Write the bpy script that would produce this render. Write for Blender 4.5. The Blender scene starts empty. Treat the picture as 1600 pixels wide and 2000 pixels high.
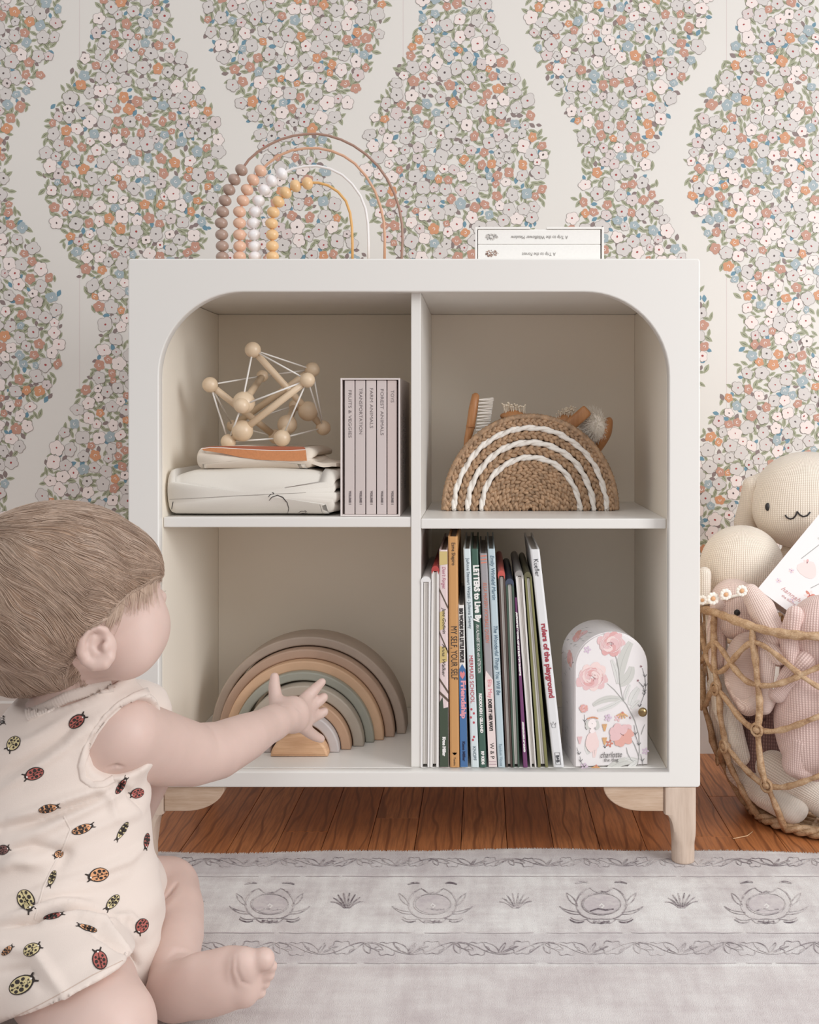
import bpy, bmesh, math, random
import numpy as np
from mathutils import Vector, Matrix
from mathutils.bvhtree import BVHTree

R = random.Random(7)
SC = bpy.context.scene
COL = SC.collection
F = 2130.0          # focal length in pixels of the 1600x2000 frame
EYE = 0.579         # camera height above the rug
VX, VY = 943.0, 822.0

def P(px, py, d):
    return Vector(((px - VX) / F * d, d, EYE - (py - VY) / F * d))
def M(px, d):       # length of px pixels at distance d
    return px / F * d

# ------------------------------------------------------------------ camera, light
cam_d = bpy.data.cameras.new('camera')
cam_d.sensor_fit = 'VERTICAL'; cam_d.sensor_height = 36.0
cam_d.lens = F / 2000.0 * 36.0
cam_d.shift_x = -(VX - 800) / 2000.0
cam_d.shift_y = -(1000 - VY) / 2000.0
cam_d.clip_start = 0.05
cam = bpy.data.objects.new('camera', cam_d); COL.objects.link(cam)
cam.location = (0, 0, EYE); cam.rotation_euler = (math.pi / 2, 0, 0)
SC.camera = cam
SC.view_settings.view_transform = 'Standard'
try: SC.view_settings.look = 'None'
except Exception: pass
SC.view_settings.gamma = 1.0
SC.view_settings.use_curve_mapping = False
SC.view_settings.exposure = 0.0

w = bpy.data.worlds.new('world'); SC.world = w; w.use_nodes = True
wt = w.node_tree; bg = wt.nodes['Background']
# dim room around, brighter towards the ceiling
_tc = wt.nodes.new('ShaderNodeTexCoord'); _sp = wt.nodes.new('ShaderNodeSeparateXYZ'); _rp = wt.nodes.new('ShaderNodeValToRGB'); _mr = wt.nodes.new('ShaderNodeMapRange')
wt.links.new(_tc.outputs['Generated'], _sp.inputs[0]); wt.links.new(_sp.outputs[2], _mr.inputs[0]); _mr.inputs[1].default_value = -1; _mr.inputs[2].default_value = 1
wt.links.new(_mr.outputs[0], _rp.inputs[0]); wt.links.new(_rp.outputs[0], bg.inputs['Color'])
_rp.color_ramp.elements[0].position = .40; _rp.color_ramp.elements[0].color = (.20, .185, .175, 1)
_rp.color_ramp.elements[1].position = .72; _rp.color_ramp.elements[1].color = (.985, .985, 1.0, 1)
bg.inputs['Strength'].default_value = 0.88

def area(name, loc, target, sx, sy, power, col):
    l = bpy.data.lights.new(name, 'AREA'); l.shape = 'RECTANGLE'; l.size = sx; l.size_y = sy
    l.energy = power; l.color = col
    o = bpy.data.objects.new(name, l); COL.objects.link(o); o.location = loc
    o.rotation_euler = (Vector(target) - Vector(loc)).to_track_quat('-Z', 'Y').to_euler()
    return o
area('window_light', (1.75, 0.15, 1.05), (-0.2, 1.6, 0.45), 0.9, 1.2, 30, (.985, .99, 1.0))
area('front_fill_light', (0.2, -0.7, 2.2), (0.0, 1.4, 0.3), 1.6, 1.2, 7, (.985, 0.99, 1.0))  # fill lamp added high in front; no window is known there

try: SC.cycles.diffuse_bounces = 8; SC.cycles.max_bounces = 14
except Exception: pass

# ------------------------------------------------------------------ helpers
CAMP = Vector((0, 0, EYE))
def topx(p): return (VX + p.x / p.y * F, VY + (EYE - p.z) / p.y * F)
def rayhit(bvh, px_, py_):
    d_ = (P(px_, py_, 1) - CAMP).normalized(); h = bvh.ray_cast(CAMP, d_); return (h[0], h[1]) if h[0] else (None, None)
def srgb(r, g, b):
    f = lambda c: (c / 255.0 / 12.92) if c <= 10 else ((c / 255.0 + 0.055) / 1.055) ** 2.4
    return (f(r), f(g), f(b), 1.0)

class NT:
    def __init__(s, m): s.t = m.node_tree; s.n = s.t.nodes; s.l = s.t.links
    def add(s, typ, **kw):
        nd = s.n.new(typ)
        for k, v in kw.items(): setattr(nd, k, v)
        return nd
    def link(s, a, b): s.l.new(a, b)
    def math(s, op, a, b=None, c=None):
        nd = s.n.new('ShaderNodeMath'); nd.operation = op
        for i, v in enumerate((a, b, c)):
            if v is None: continue
            if isinstance(v, (int, float)): nd.inputs[i].default_value = v
            else: s.l.new(v, nd.inputs[i])
        return nd.outputs[0]
    def coord(s, scale=(1, 1, 1), out='Object', rot=(0, 0, 0)):
        tc = s.n.new('ShaderNodeTexCoord'); mp = s.n.new('ShaderNodeMapping')
        mp.inputs['Scale'].default_value = scale; mp.inputs['Rotation'].default_value = rot
        s.l.new(tc.outputs[out], mp.inputs[0]); return mp.outputs[0]
    def noise(s, vec, scale, detail=4, rough=0.6):
        nd = s.n.new('ShaderNodeTexNoise'); nd.inputs['Scale'].default_value = scale
        nd.inputs['Detail'].default_value = detail; nd.inputs['Roughness'].default_value = rough
        s.l.new(vec, nd.inputs['Vector']); return nd.outputs['Fac']
    def ramp(s, fac, stops):
        nd = s.n.new('ShaderNodeValToRGB'); cr = nd.color_ramp
        while len(cr.elements) < len(stops): cr.elements.new(0.5)
        for e, (p, c) in zip(cr.elements, stops): e.position = p; e.color = c
        s.l.new(fac, nd.inputs[0]); return nd.outputs[0]
    def mix(s, fac, a, b):
        nd = s.n.new('ShaderNodeMix'); nd.data_type = 'RGBA'
        for sock, v in ((nd.inputs[0], fac), (nd.inputs[6], a), (nd.inputs[7], b)):
            if isinstance(v, (int, float, tuple)): sock.default_value = v
            else: s.l.new(v, sock)
        return nd.outputs[2]
    def bump(s, h, strength, dist):
        nd = s.n.new('ShaderNodeBump'); nd.inputs['Strength'].default_value = strength
        nd.inputs['Distance'].default_value = dist; s.l.new(h, nd.inputs['Height']); return nd.outputs[0]

MATS = {}
def mat(name, col, rough=0.6, var=0.0, vscale=20, bump=0.0, bscale=200, bdist=0.001, sheen=0, metal=0, sss=0, spec=0.5, stretch=(1, 1, 1), coat=0):
    if name in MATS: return MATS[name]
    m = bpy.data.materials.new(name); m.use_nodes = True; t = NT(m)
    b = t.n['Principled BSDF']
    b.inputs['Base Color'].default_value = col; b.inputs['Roughness'].default_value = rough
    b.inputs['Metallic'].default_value = metal; b.inputs['Specular IOR Level'].default_value = spec
    if sheen: b.inputs['Sheen Weight'].default_value = sheen
    if coat: b.inputs['Coat Weight'].default_value = coat
    if sss:
        b.inputs['Subsurface Weight'].default_value = sss
        b.inputs['Subsurface Radius'].default_value = (1.0, 0.35, 0.2); b.inputs['Subsurface Scale'].default_value = 0.006
    v = t.coord(stretch)
    if var:
        nz = t.noise(v, vscale)
        c2 = tuple(max(0, c * (1 - var)) for c in col[:3]) + (1,); c3 = tuple(min(1, c * (1 + var)) for c in col[:3]) + (1,)
        t.link(t.ramp(nz, [(0.3, c2), (0.7, c3)]), b.inputs['Base Color'])
    if bump:
        t.link(t.bump(t.noise(v, bscale, 3), bump, bdist), b.inputs['Normal'])
    MATS[name] = m; return m

def tag(o, label=None, cat=None, group=None, kind=None):
    if label: o['label'] = label
    if cat: o['category'] = cat
    if group: o['group'] = group
    if kind: o['kind'] = kind
    return o
def empty(name, loc=(0, 0, 0), label=None, cat=None, group=None):
    o = bpy.data.objects.new(name, None); COL.objects.link(o); o.location = loc
    o.empty_display_size = 0.02
    return tag(o, label, cat, group)
def put(name, me, m, parent=None, smooth=None):
    o = bpy.data.objects.new(name, me); COL.objects.link(o)
    if m is not None:
        for k in (m if isinstance(m, (list, tuple)) else [m]): me.materials.append(k)
    if smooth is not None: me.shade_smooth() if smooth else me.shade_flat()
    if parent is not None:
        o.parent = parent
        if parent.type == 'EMPTY' or True:
            pw = parent.location.copy()
            q = parent.parent
            while q: pw += q.location; q = q.parent
            o.location = -pw if all(abs(s) < 1e-9 for s in parent.rotation_euler) else o.location
    return o
class MB:
    """mesh collector in world coordinates; one material index per face"""
    def __init__(s): s.v = []; s.f = []; s.m = []; s.cols = None
    def poly(s, pts, mi=0):
        n = len(s.v); s.v.extend([tuple(p) for p in pts]); s.f.append(tuple(range(n, n + len(pts)))); s.m.append(mi)
    def grid(s, rows, mi=0, closeu=False, closev=False):
        n = len(s.v); a = len(rows); b = len(rows[0])
        for r in rows: s.v.extend([tuple(p) for p in r])
        for i in range(a - (0 if closeu else 1)):
            for j in range(b - (0 if closev else 1)):
                i2 = (i + 1) % a; j2 = (j + 1) % b
                s.f.append((n + i * b + j, n + i * b + j2, n + i2 * b + j2, n + i2 * b + j)); s.m.append(mi)
    def mesh(s, me, mi=0, mx=None):
        n = len(s.v)
        for v in me.vertices: s.v.append(tuple(mx @ v.co if mx else v.co))
        for p in me.polygons: s.f.append(tuple(n + i for i in p.vertices)); s.m.append(mi)
    def box(s, x0, x1, y0, y1, z0, z1, mi=0, bev=0, mx=None):
        bm = bmesh.new(); bmesh.ops.create_cube(bm, size=1)
        for v in bm.verts: v.co = Vector(((x0 + x1) / 2 + v.co.x * (x1 - x0), (y0 + y1) / 2 + v.co.y * (y1 - y0), (z0 + z1) / 2 + v.co.z * (z1 - z0)))
        if bev: bmesh.ops.bevel(bm, geom=list(bm.edges), offset=bev, segments=2, affect='EDGES', profile=0.6)
        bm.verts.index_update(); n = len(s.v)
        for v in bm.verts: s.v.append(tuple(mx @ v.co if mx else v.co))
        for f in bm.faces: s.f.append(tuple(n + v.index for v in f.verts)); s.m.append(mi)
        bm.free()
    def tube(s, pts, rad, seg=8, mi=0, closed=False, twist=0, cap=True):
        pts = [Vector(p) for p in pts]; n = len(pts)
        up = Vector((0.13, 0.27, 0.95)); rows = []; prev = None
        for i, p in enumerate(pts):
            a = pts[(i - 1) % n] if (i or closed) else p; b = pts[(i + 1) % n] if (i < n - 1 or closed) else p
            t = (b - a).normalized() if (b - a).length > 1e-9 else Vector((0, 0, 1))
            if prev is None:
                prev = t.cross(up)
                if prev.length < 1e-3: prev = t.cross(Vector((1, 0, 0)))
            x = prev - t * prev.dot(t)
            if x.length < 1e-6: x = t.orthogonal()
            x.normalize(); prev = x; y = t.cross(x)
            r = rad(i / max(1, n - 1)) if callable(rad) else (rad[i] if isinstance(rad, (list, tuple)) else rad)
            rows.append([p + (x * math.cos(q) + y * math.sin(q)) * r for q in [2 * math.pi * k / seg + twist * i for k in range(seg)]])
        s.grid(rows, mi, closeu=closed, closev=True)
        if cap and not closed:
            n0 = len(s.v) - n * seg
            s.f.append(tuple(n0 + k for k in range(seg))[::-1]); s.m.append(mi)
            s.f.append(tuple(n0 + (n - 1) * seg + k for k in range(seg))); s.m.append(mi)
    def sphere(s, c, r, mi=0, seg=20, rings=12, sc=(1, 1, 1), mx=None):
        rows = []; c = Vector(c)
        for i in range(rings + 1):
            th = math.pi * i / rings; row = []
            for j in range(seg):
                ph = 2 * math.pi * j / seg
                q = Vector((math.sin(th) * math.cos(ph) * sc[0], math.sin(th) * math.sin(ph) * sc[1], math.cos(th) * sc[2])) * r
                row.append(c + (mx @ q if mx else q))
            rows.append(row)
        s.grid(rows[::-1], mi, closev=True)
    def build(s, name, m, parent=None, smooth=None):
        me = bpy.data.meshes.new(name); me.from_pydata(s.v, [], s.f)
        me.polygons.foreach_set('material_index', s.m)
        if smooth is not None: me.polygons.foreach_set('use_smooth', [bool(smooth)] * len(s.f))
        me.update()
        return put(name, me, m, parent)

def boxo(name, x0, x1, y0, y1, z0, z1, m, parent=None, bev=0.0015):
    b = MB(); b.box(x0, x1, y0, y1, z0, z1, 0, bev); return b.build(name, m, parent)

def curve_mesh(loops, ext, bev=0.0, res=2):
    """2-D loops (first outer, others holes) extruded +-ext, bevelled; returned upright in the XZ plane"""
    cu = bpy.data.curves.new('tmp', 'CURVE'); cu.dimensions = '2D'; cu.fill_mode = 'BOTH'
    cu.extrude = max(1e-5, ext - bev); cu.bevel_depth = bev; cu.bevel_resolution = res; cu.offset = -bev
    for lp in loops:
        sp = cu.splines.new('POLY'); sp.points.add(len(lp) - 1); sp.use_cyclic_u = True
        for q, (x, y) in zip(sp.points, lp): q.co = (x, y, 0, 1)
    o = bpy.data.objects.new('tmp', cu); me = bpy.data.meshes.new_from_object(o)
    bpy.data.objects.remove(o); bpy.data.curves.remove(cu)
    me.transform(Matrix.Rotation(math.pi / 2, 4, 'X')); return me
def prism(name, loops, y0, y1, m, parent=None, bev=0.0015, mx=None):
    me = curve_mesh(loops, (y1 - y0) / 2, bev); me.transform(Matrix.Translation((0, (y0 + y1) / 2, 0)))
    if mx: me.transform(mx)
    me.name = name
    return put(name, me, m, parent)

def text_mesh(txt, size, shear=0.0, bold=0.0, width=1.0, space=1.0, ext=0.0001):
    cu = bpy.data.curves.new('t', 'FONT'); cu.body = txt; cu.size = size; cu.shear = shear; cu.offset = bold
    cu.align_x = 'CENTER'; cu.align_y = 'CENTER'; cu.extrude = ext; cu.space_character = space; cu.resolution_u = 3
    o = bpy.data.objects.new('t', cu); me = bpy.data.meshes.new_from_object(o)
    bpy.data.objects.remove(o); bpy.data.curves.remove(cu)
    me.transform(Matrix.Diagonal((width, 1, 1, 1))); return me
def lettering(items, name, m, parent):
    """items: (text, centre, right vector, up vector, length or None, height, kw, mat index)"""
    o = None
    for (txt, c, rt, up, length, h, kw, mi) in items:
        b = MB()
        me = text_mesh(txt, h * 1.35, **kw)
        xs = [v.co.x for v in me.vertices]; ys = [v.co.y for v in me.vertices]
        w0 = max(xs) - min(xs); cx = (max(xs) + min(xs)) / 2; cy = (max(ys) + min(ys)) / 2
        sx = length / w0 if length else 1.0
        rt = Vector(rt).normalized(); up = Vector(up).normalized(); nn = rt.cross(up)
        mx = Matrix((( *rt, 0), (*up, 0), (*nn, 0), (0, 0, 0, 1))).transposed()
        mx = Matrix.Translation(Vector(c)) @ mx @ Matrix.Diagonal((sx, 1, 1, 1)) @ Matrix.Translation((-cx, -cy, 0))
        b.mesh(me, 0, mx); bpy.data.meshes.remove(me)
        o = b.build(name, m[mi] if isinstance(m, list) else m, parent)
    return o

# signed distance modelling -------------------------------------------------
class Sdf:
    def __init__(s): s.ops = []
    def ell(s, c, r, k=0.01, rot=None, op='u'):
        c = np.array(c, float); r = np.array(r if hasattr(r, '__len__') else (r, r, r), float)
        A = np.array(rot, float) if rot is not None else np.eye(3)      # rows = local axes
        def f(X, Y, Z):
            x, y, z = X - c[0], Y - c[1], Z - c[2]
            q = [A[i, 0] * x + A[i, 1] * y + A[i, 2] * z for i in range(3)]
            k0 = np.sqrt((q[0] / r[0]) ** 2 + (q[1] / r[1]) ** 2 + (q[2] / r[2]) ** 2)
            k1 = np.sqrt((q[0] / r[0] ** 2) ** 2 + (q[1] / r[1] ** 2) ** 2 + (q[2] / r[2] ** 2) ** 2) + 1e-9
            return k0 * (k0 - 1) / k1
        m = r.max(); s.ops.append((op, f, c - m, c + m, k)); return s
    def cone(s, a, b, ra, rb, k=0.01, op='u'):
        a = np.array(a, float); b = np.array(b, float); ba = b - a; L2 = (ba ** 2).sum() + 1e-12
        def f(X, Y, Z):
            t = np.clip(((X - a[0]) * ba[0] + (Y - a[1]) * ba[1] + (Z - a[2]) * ba[2]) / L2, 0, 1)
            return np.sqrt((X - a[0] - ba[0] * t) ** 2 + (Y - a[1] - ba[1] * t) ** 2 + (Z - a[2] - ba[2] * t) ** 2) - (ra + (rb - ra) * t)
        m = max(ra, rb); s.ops.append((op, f, np.minimum(a, b) - m, np.maximum(a, b) + m, k)); return s
    def chain(s, pts, rs, k=0.01, op='u'):
        fs = []; los = []; his = []
        for i in range(len(pts) - 1):
            q = Sdf(); q.cone(pts[i], pts[i + 1], rs[i], rs[i + 1]); o = q.ops[0]; fs.append(o[1]); los.append(o[2]); his.append(o[3])
        def f(X, Y, Z):
            d = fs[0](X, Y, Z); kk = min(.006, k)
            for g in fs[1:]:
                e = g(X, Y, Z); d = np.minimum(d, e)
            return d
        s.ops.append((op, f, np.min(los, axis=0), np.max(his, axis=0), k)); return s
    def plane(s, p, n, k=0.004):      # keeps the side the normal points to
        p = np.array(p, float); n = np.array(n, float); n /= np.linalg.norm(n)
        s.ops.append(('c', lambda X, Y, Z: (X - p[0]) * n[0] + (Y - p[1]) * n[1] + (Z - p[2]) * n[2], None, None, k)); return s
    def mesh(s, h, inflate=0.0, lo=None, hi=None):
        us = [o for o in s.ops if o[0] == 'u']
        L = np.min([o[2] for o in us], axis=0) - 3 * h - inflate; H = np.max([o[3] for o in us], axis=0) + 3 * h + inflate
        if lo is not None: L = np.maximum(L, lo); H = np.minimum(H, hi)
        n = np.ceil((H - L) / h).astype(int) + 1
        ax = [(L[i] + h * np.arange(n[i])).astype(np.float32) for i in range(3)]
        D = np.full(n, 0.06, np.float32)
        for (op, f, a, b, k) in s.ops:
            if a is None: sl = (slice(None),) * 3
            else:
                i0 = np.clip(np.floor((a - k - inflate - 4 * h - L) / h).astype(int), 0, n); i1 = np.clip(np.ceil((b + k + inflate + 4 * h - L) / h).astype(int) + 1, 0, n)
                if (i1 <= i0).any(): continue
                sl = tuple(slice(i0[q], i1[q]) for q in range(3))
            X = ax[0][sl[0]][:, None, None]; Y = ax[1][sl[1]][None, :, None]; Z = ax[2][sl[2]][None, None, :]
            d = np.broadcast_to(f(X, Y, Z), D[sl].shape).astype(np.float32); A = D[sl]
            if op == 'u':
                hh = np.clip(0.5 + 0.5 * (A - d) / k, 0, 1); D[sl] = A * (1 - hh) + d * hh - k * hh * (1 - hh)
            else:
                if op == 's': d = -d
                else: d = -d
                hh = np.clip(0.5 - 0.5 * (A - d) / k, 0, 1); D[sl] = A * (1 - hh) + d * hh + k * hh * (1 - hh)
        D -= inflate
        D[0] = D[-1] = 0.05; D[:, 0] = D[:, -1] = 0.05; D[:, :, 0] = D[:, :, -1] = 0.05
        return surface_nets(D, L, h)
def surface_nets(D, L, h):
    S = D < 0
    c = np.zeros(tuple(q - 1 for q in D.shape), np.int8)
    for i in (0, 1):
        for j in (0, 1):
            for k in (0, 1):
                c += S[i:D.shape[0] - 1 + i, j:D.shape[1] - 1 + j, k:D.shape[2] - 1 + k]
    I, J, K = np.nonzero((c > 0) & (c < 8))
    acc = np.zeros((len(I), 3)); cnt = np.zeros(len(I))
    cor = [(i, j, k) for i in (0, 1) for j in (0, 1) for k in (0, 1)]
    for a in cor:
        for e in range(3):
            if a[e]: continue
            b = list(a); b[e] = 1
            va = D[I + a[0], J + a[1], K + a[2]]; vb = D[I + b[0], J + b[1], K + b[2]]
            m = (va < 0) != (vb < 0); t = va / np.where(m, va - vb, 1)
            for q in range(3): acc[:, q] += np.where(m, a[q] + (t if q == e else 0), 0)
            cnt += m
    V = np.stack([I, J, K], 1) + acc / cnt[:, None]; V = V * h + L
    ids = np.full(c.shape, -1, np.int64); ids[I, J, K] = np.arange(len(I))
    faces = []
    for e in range(3):
        u, v = (e + 1) % 3, (e + 2) % 3
        s0 = [slice(None)] * 3; s1 = [slice(None)] * 3; s0[e] = slice(0, -1); s1[e] = slice(1, None)
        A, B = S[tuple(s0)], S[tuple(s1)]
        ch = np.argwhere(A != B)
        ok = (ch[:, u] > 0) & (ch[:, v] > 0) & (ch[:, u] < c.shape[u]) & (ch[:, v] < c.shape[v]); ch = ch[ok]
        fl = A[tuple(ch.T)]
        def g(du, dv):
            q = ch.copy(); q[:, u] -= du; q[:, v] -= dv; return ids[tuple(q.T)]
        Q = np.stack([g(1, 1), g(0, 1), g(0, 0), g(1, 0)], 1)
        Q[~fl] = Q[~fl][:, ::-1]; faces.append(Q)
    return V, np.concatenate(faces)
def np_mesh(name, V, Fc, attr=None):
    me = bpy.data.meshes.new(name); nf = len(Fc)
    me.vertices.add(len(V)); me.vertices.foreach_set('co', np.ascontiguousarray(V, np.float32).ravel())
    me.loops.add(nf * 4); me.loops.foreach_set('vertex_index', np.ascontiguousarray(Fc, np.int32).ravel())
    me.polygons.add(nf); me.polygons.foreach_set('loop_start', np.arange(0, nf * 4, 4, dtype=np.int32))
    me.polygons.foreach_set('use_smooth', np.ones(nf, bool))
    me.update(calc_edges=True); me.validate()
    if attr is not None:
        a = me.attributes.new('knit', 'FLOAT_VECTOR', 'POINT'); a.data.foreach_set('vector', np.ascontiguousarray(attr, np.float32).ravel())
    return me
def smooth_v(V, Fc, it=2, lam=0.5):
    n = len(V)
    for _ in range(it):
        acc = np.zeros((n, 3)); cnt = np.zeros(n)
        for a in range(4):
            for b in (1, 3):
                j = (a + b) % 4
                np.add.at(acc, Fc[:, a], V[Fc[:, j]]); np.add.at(cnt, Fc[:, a], 1)
        V = V + lam * (acc / np.maximum(cnt, 1)[:, None] - V)
    return V

# ------------------------------------------------------------------ setting
WALL = 1.93; WPX = F / WALL
FLOOR = -0.005
def wallpt(u, v, off):            # u,v = frame pixels on the wall plane
    return ((u - VX) / WPX, WALL - off, EYE - (v - VY) / WPX)

m_wall = mat('wallpaper_ground', srgb(232, 227, 220), 0.42, bump=0.12, bscale=260, bdist=0.0006, spec=0.6)
m_wfield = mat('wallpaper_field', srgb(240, 234, 229), 0.42)
wl_cols = dict(grey=(218, 211, 206), pink=(243, 229, 223), terra=(198, 148, 128), orange=(214, 152, 112), blue=(166, 180, 184),
               outline=(146, 134, 128), leaf=(166, 168, 140), leafd=(108, 110, 86), plum=(140, 122, 118), blueleaf=(107, 146, 164),
               red=(166, 62, 60), dark=(86, 70, 68), white=(243, 236, 232), lilac=(222, 208, 204))
wk = list(wl_cols); wm = [m_wall] + [mat('wallpaper_' + k, srgb(*wl_cols[k]), 0.42, spec=0.6) for k in wk]
WI = {k: i + 1 for i, k in enumerate(wk)}
def colhw(k, v):
    s = 1 if k % 2 == 0 else -1
    c = math.cos(2 * math.pi * v / 650.0)
    return 130 - s * 56 * c * (1.0 + 0.10 * s * c)
def infloral(u, v, marg=0):
    k = round((u - 260) / 315.6)
    if 155 < u < 158 and marg: return False
    for kk in (k - 1, k, k + 1):
        if abs(u - (260 + 315.6 * kk)) < colhw(kk, v) - marg + 5 * math.sin(v * 0.19 + kk): return True
    return False
wall = MB()
x0, x1 = -1.25, 1.0; zt = 1.62
wall.box(x0, x1, WALL, WALL + 0.05, FLOOR, zt, 0)
U0, U1, V0, V1 = -425, 2035, -315, 1345
cell = {}; flowers = []
def near(u, v, r):
    ci, cj = int(u // 26), int(v // 26)
    for a in (-1, 0, 1):
        for b in (-1, 0, 1):
            for (x, y, q) in cell.get((ci + a, cj + b), ()):
                if (x - u) ** 2 + (y - v) ** 2 < (q + r) ** 2: return True
    return False
rw = random.Random(11)
for n in range(80000):
    u = rw.uniform(U0, U1); v = rw.uniform(V0, V1)
    if not infloral(u, v, 8): continue
    t = rw.random()
    R_ = rw.uniform(11.5, 15) if t < 0.60 else rw.uniform(9.5, 12.5)
    if n > 40000: R_ *= 0.78
    if near(u, v, R_ * 0.84): continue
    ty = 'grey' if t < 0.42 else 'pink' if t < 0.64 else 'terra' if t < 0.79 else 'orange' if t < 0.86 else 'blue' if t < 0.945 else 'lilac'
    cell.setdefault((int(u // 26), int(v // 26)), []).append((u, v, R_ * 0.84)); flowers.append((u, v, R_, ty))
def blob(u, v, rr, off, mi, seed_ph, lob=5, amp=0.16, n=24, sq=1.0, ang=0):
    pts = []
    for i in range(n):
        th = 2 * math.pi * i / n
        r = rr * (1 - amp + amp * 1.25 * abs(math.cos(lob * th / 2 + seed_ph)) ** 0.6 + 0.05 * math.sin(2 * th + seed_ph * 3))
        x, y = r * math.cos(th), r * sq * math.sin(th)
        pts.append(wallpt(u + x * math.cos(ang) - y * math.sin(ang), v - (x * math.sin(ang) + y * math.cos(ang)), off))
    wall.poly(pts, mi)
cellF = {}
for f_ in flowers: cellF.setdefault((int(f_[0] // 26), int(f_[1] // 26)), []).append(f_)
lv = {}
nl = 0
for n in range(94000):
    u = rw.uniform(U0, U1); v = rw.uniform(V0, V1)
    if not infloral(u, v, 0): continue
    ci, cj = int(u // 26), int(v // 26); bad = False
    for a in (-1, 0, 1):
        for b in (-1, 0, 1):
            for (x, y, q, _) in cellF.get((ci + a, cj + b), ()):
                if (x - u) ** 2 + (y - v) ** 2 < (q * 0.95) ** 2: bad = True
    if bad: continue
    ci, cj = int(u // 8), int(v // 8)
    for a in (-1, 0, 1):
        for b in (-1, 0, 1):
            for (x, y) in lv.get((ci + a, cj + b), ()):
                if (x - u) ** 2 + (y - v) ** 2 < 8.0 ** 2: bad = True
    if bad: continue
    lv.setdefault((ci, cj), []).append((u, v))
    t = rw.random(); L = rw.uniform(7.5, 11); W = L * rw.uniform(0.36, 0.48); an = rw.uniform(0, 6.28)
    if t > 0.80: L *= 0.72; W = L * 0.6
    key = 'leaf' if t < 0.80 else ('plum' if t < 0.91 else 'blueleaf')
    ca, sa = math.cos(an), math.sin(an)
    def lp(x, y): return wallpt(u + x * ca - y * sa, v - (x * sa + y * ca), 0.0)
    off = 0.00012 + 0.0002 * rw.random()
    prof = [(-1, 0), (-.55, .65), (0, 1), (.5, .72), (1, 0), (.5, -.72), (0, -1), (-.55, -.65)]
    wall.poly([(p[0], p[1] - off, p[2]) for p in (lp(a * L, b * W) for a, b in prof)], WI[key])
    if key == 'leaf':
        wall.poly([(p[0], p[1] - off - 0.00005, p[2]) for p in (lp(a * L, b * W) for a, b in [(-.75, -.06), (-.1, .22), (.6, .1), (.1, -.14)])], WI['leafd'])
    nl += 1
for (u, v, rr, ty) in flowers:
    off = 0.00045 + 0.0008 * rw.random(); ph = rw.uniform(0, 6); lob = rw.choice((4, 5, 5, 5)); sq = rw.uniform(0.82, 1.0); an = rw.uniform(0, 6.28)
    if ty in ('grey', 'pink', 'lilac'):
        blob(u, v, rr + 0.35, off, WI['outline'], ph, lob, 0.24, 26, sq, an)
        blob(u, v, rr - 0.35, off + 0.00007, WI[ty], ph, lob, 0.24, 26, sq, an)
        a2 = rw.uniform(0, 6.28)
        blob(u + rw.uniform(-1, 1), v + rw.uniform(-1, 1), rw.uniform(1.5, 2.6), off + 0.00014, WI['red' if rw.random() < 0.62 else 'dark'], 0, 3, .1, 7, rw.uniform(.6, 1), a2)
    else:
        rr *= 0.92
        blob(u, v, rr, off, WI[ty], ph, lob, 0.26, 26, sq, an)
        # open ring in the middle
        k0 = rw.uniform(0, 6); r1, r2 = 2.9, 1.9
        arc = [k0 + 4.4 * i / 7 for i in range(8)]
        wall.poly([wallpt(u + r1 * math.cos(a), v + r1 * math.sin(a), off + 0.0001) for a in arc] + [wallpt(u + r2 * math.cos(a), v + r2 * math.sin(a), off + 0.0001) for a in arc[::-1]], WI['white'])
# paper seams
for su in (155, 787, 1419):
    wall.poly([wallpt(su, -320, 0.00010), wallpt(su + 1.1, -320, 0.00010), wallpt(su + 1.1, 1350, 0.00010), wallpt(su, 1350, 0.00010)], WI['lilac'])
tag(wall.build('wall_back', wm), kind='structure')

# floor boards: one mesh, a bevelled strip per board
def floor_mat():
    m = bpy.data.materials.new('oak_floor'); m.use_nodes = True; t = NT(m); b = t.n['Principled BSDF']
    geo = t.add('ShaderNodeNewGeometry'); rnd = geo.outputs['Random Per Island']
    tc = t.add('ShaderNodeTexCoord'); ad = t.add('ShaderNodeVectorMath', operation='ADD'); t.link(tc.outputs['Object'], ad.inputs[0])
    cb = t.add('ShaderNodeCombineXYZ'); t.link(t.math('MULTIPLY', rnd, 7.3), cb.inputs[0]); t.link(t.math('MULTIPLY', rnd, 31.0), cb.inputs[1]); t.link(cb.outputs[0], ad.inputs[1])
    def mp(sc):
        q = t.add('ShaderNodeMapping'); q.inputs['Scale'].default_value = sc; t.link(ad.outputs[0], q.inputs[0]); return q.outputs[0]
    wv = t.add('ShaderNodeTexWave', wave_type='BANDS', bands_direction='X'); wv.inputs['Scale'].default_value = 16; wv.inputs['Distortion'].default_value = 9
    wv.inputs['Detail'].default_value = 2; wv.inputs['Detail Scale'].default_value = 1.2; t.link(mp((1, 0.22, 1)), wv.inputs['Vector'])
    fine = t.noise(mp((260, 14, 1)), 1.0, 3)
    base = t.ramp(rnd, [(0.0, srgb(172, 106, 62)), (0.5, srgb(188, 120, 72)), (1.0, srgb(202, 134, 84))])
    g1 = t.mix(t.ramp(wv.outputs['Fac'], [(0.0, (.75, .75, .75, 1)), (0.13, (0, 0, 0, 1))]), base, srgb(120, 68, 38))
    g2 = t.mix(t.ramp(fine, [(0.40, (.5, .5, .5, 1)), (0.58, (0, 0, 0, 1))]), g1, srgb(128, 76, 46))
    t.link(g2, b.inputs['Base Color']); b.inputs['Roughness'].default_value = 0.36
    t.link(t.bump(fine, 0.15, 0.0005), b.inputs['Normal']); return m
fl = MB(); rf = random.Random(3)
xx = -1.3
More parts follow.
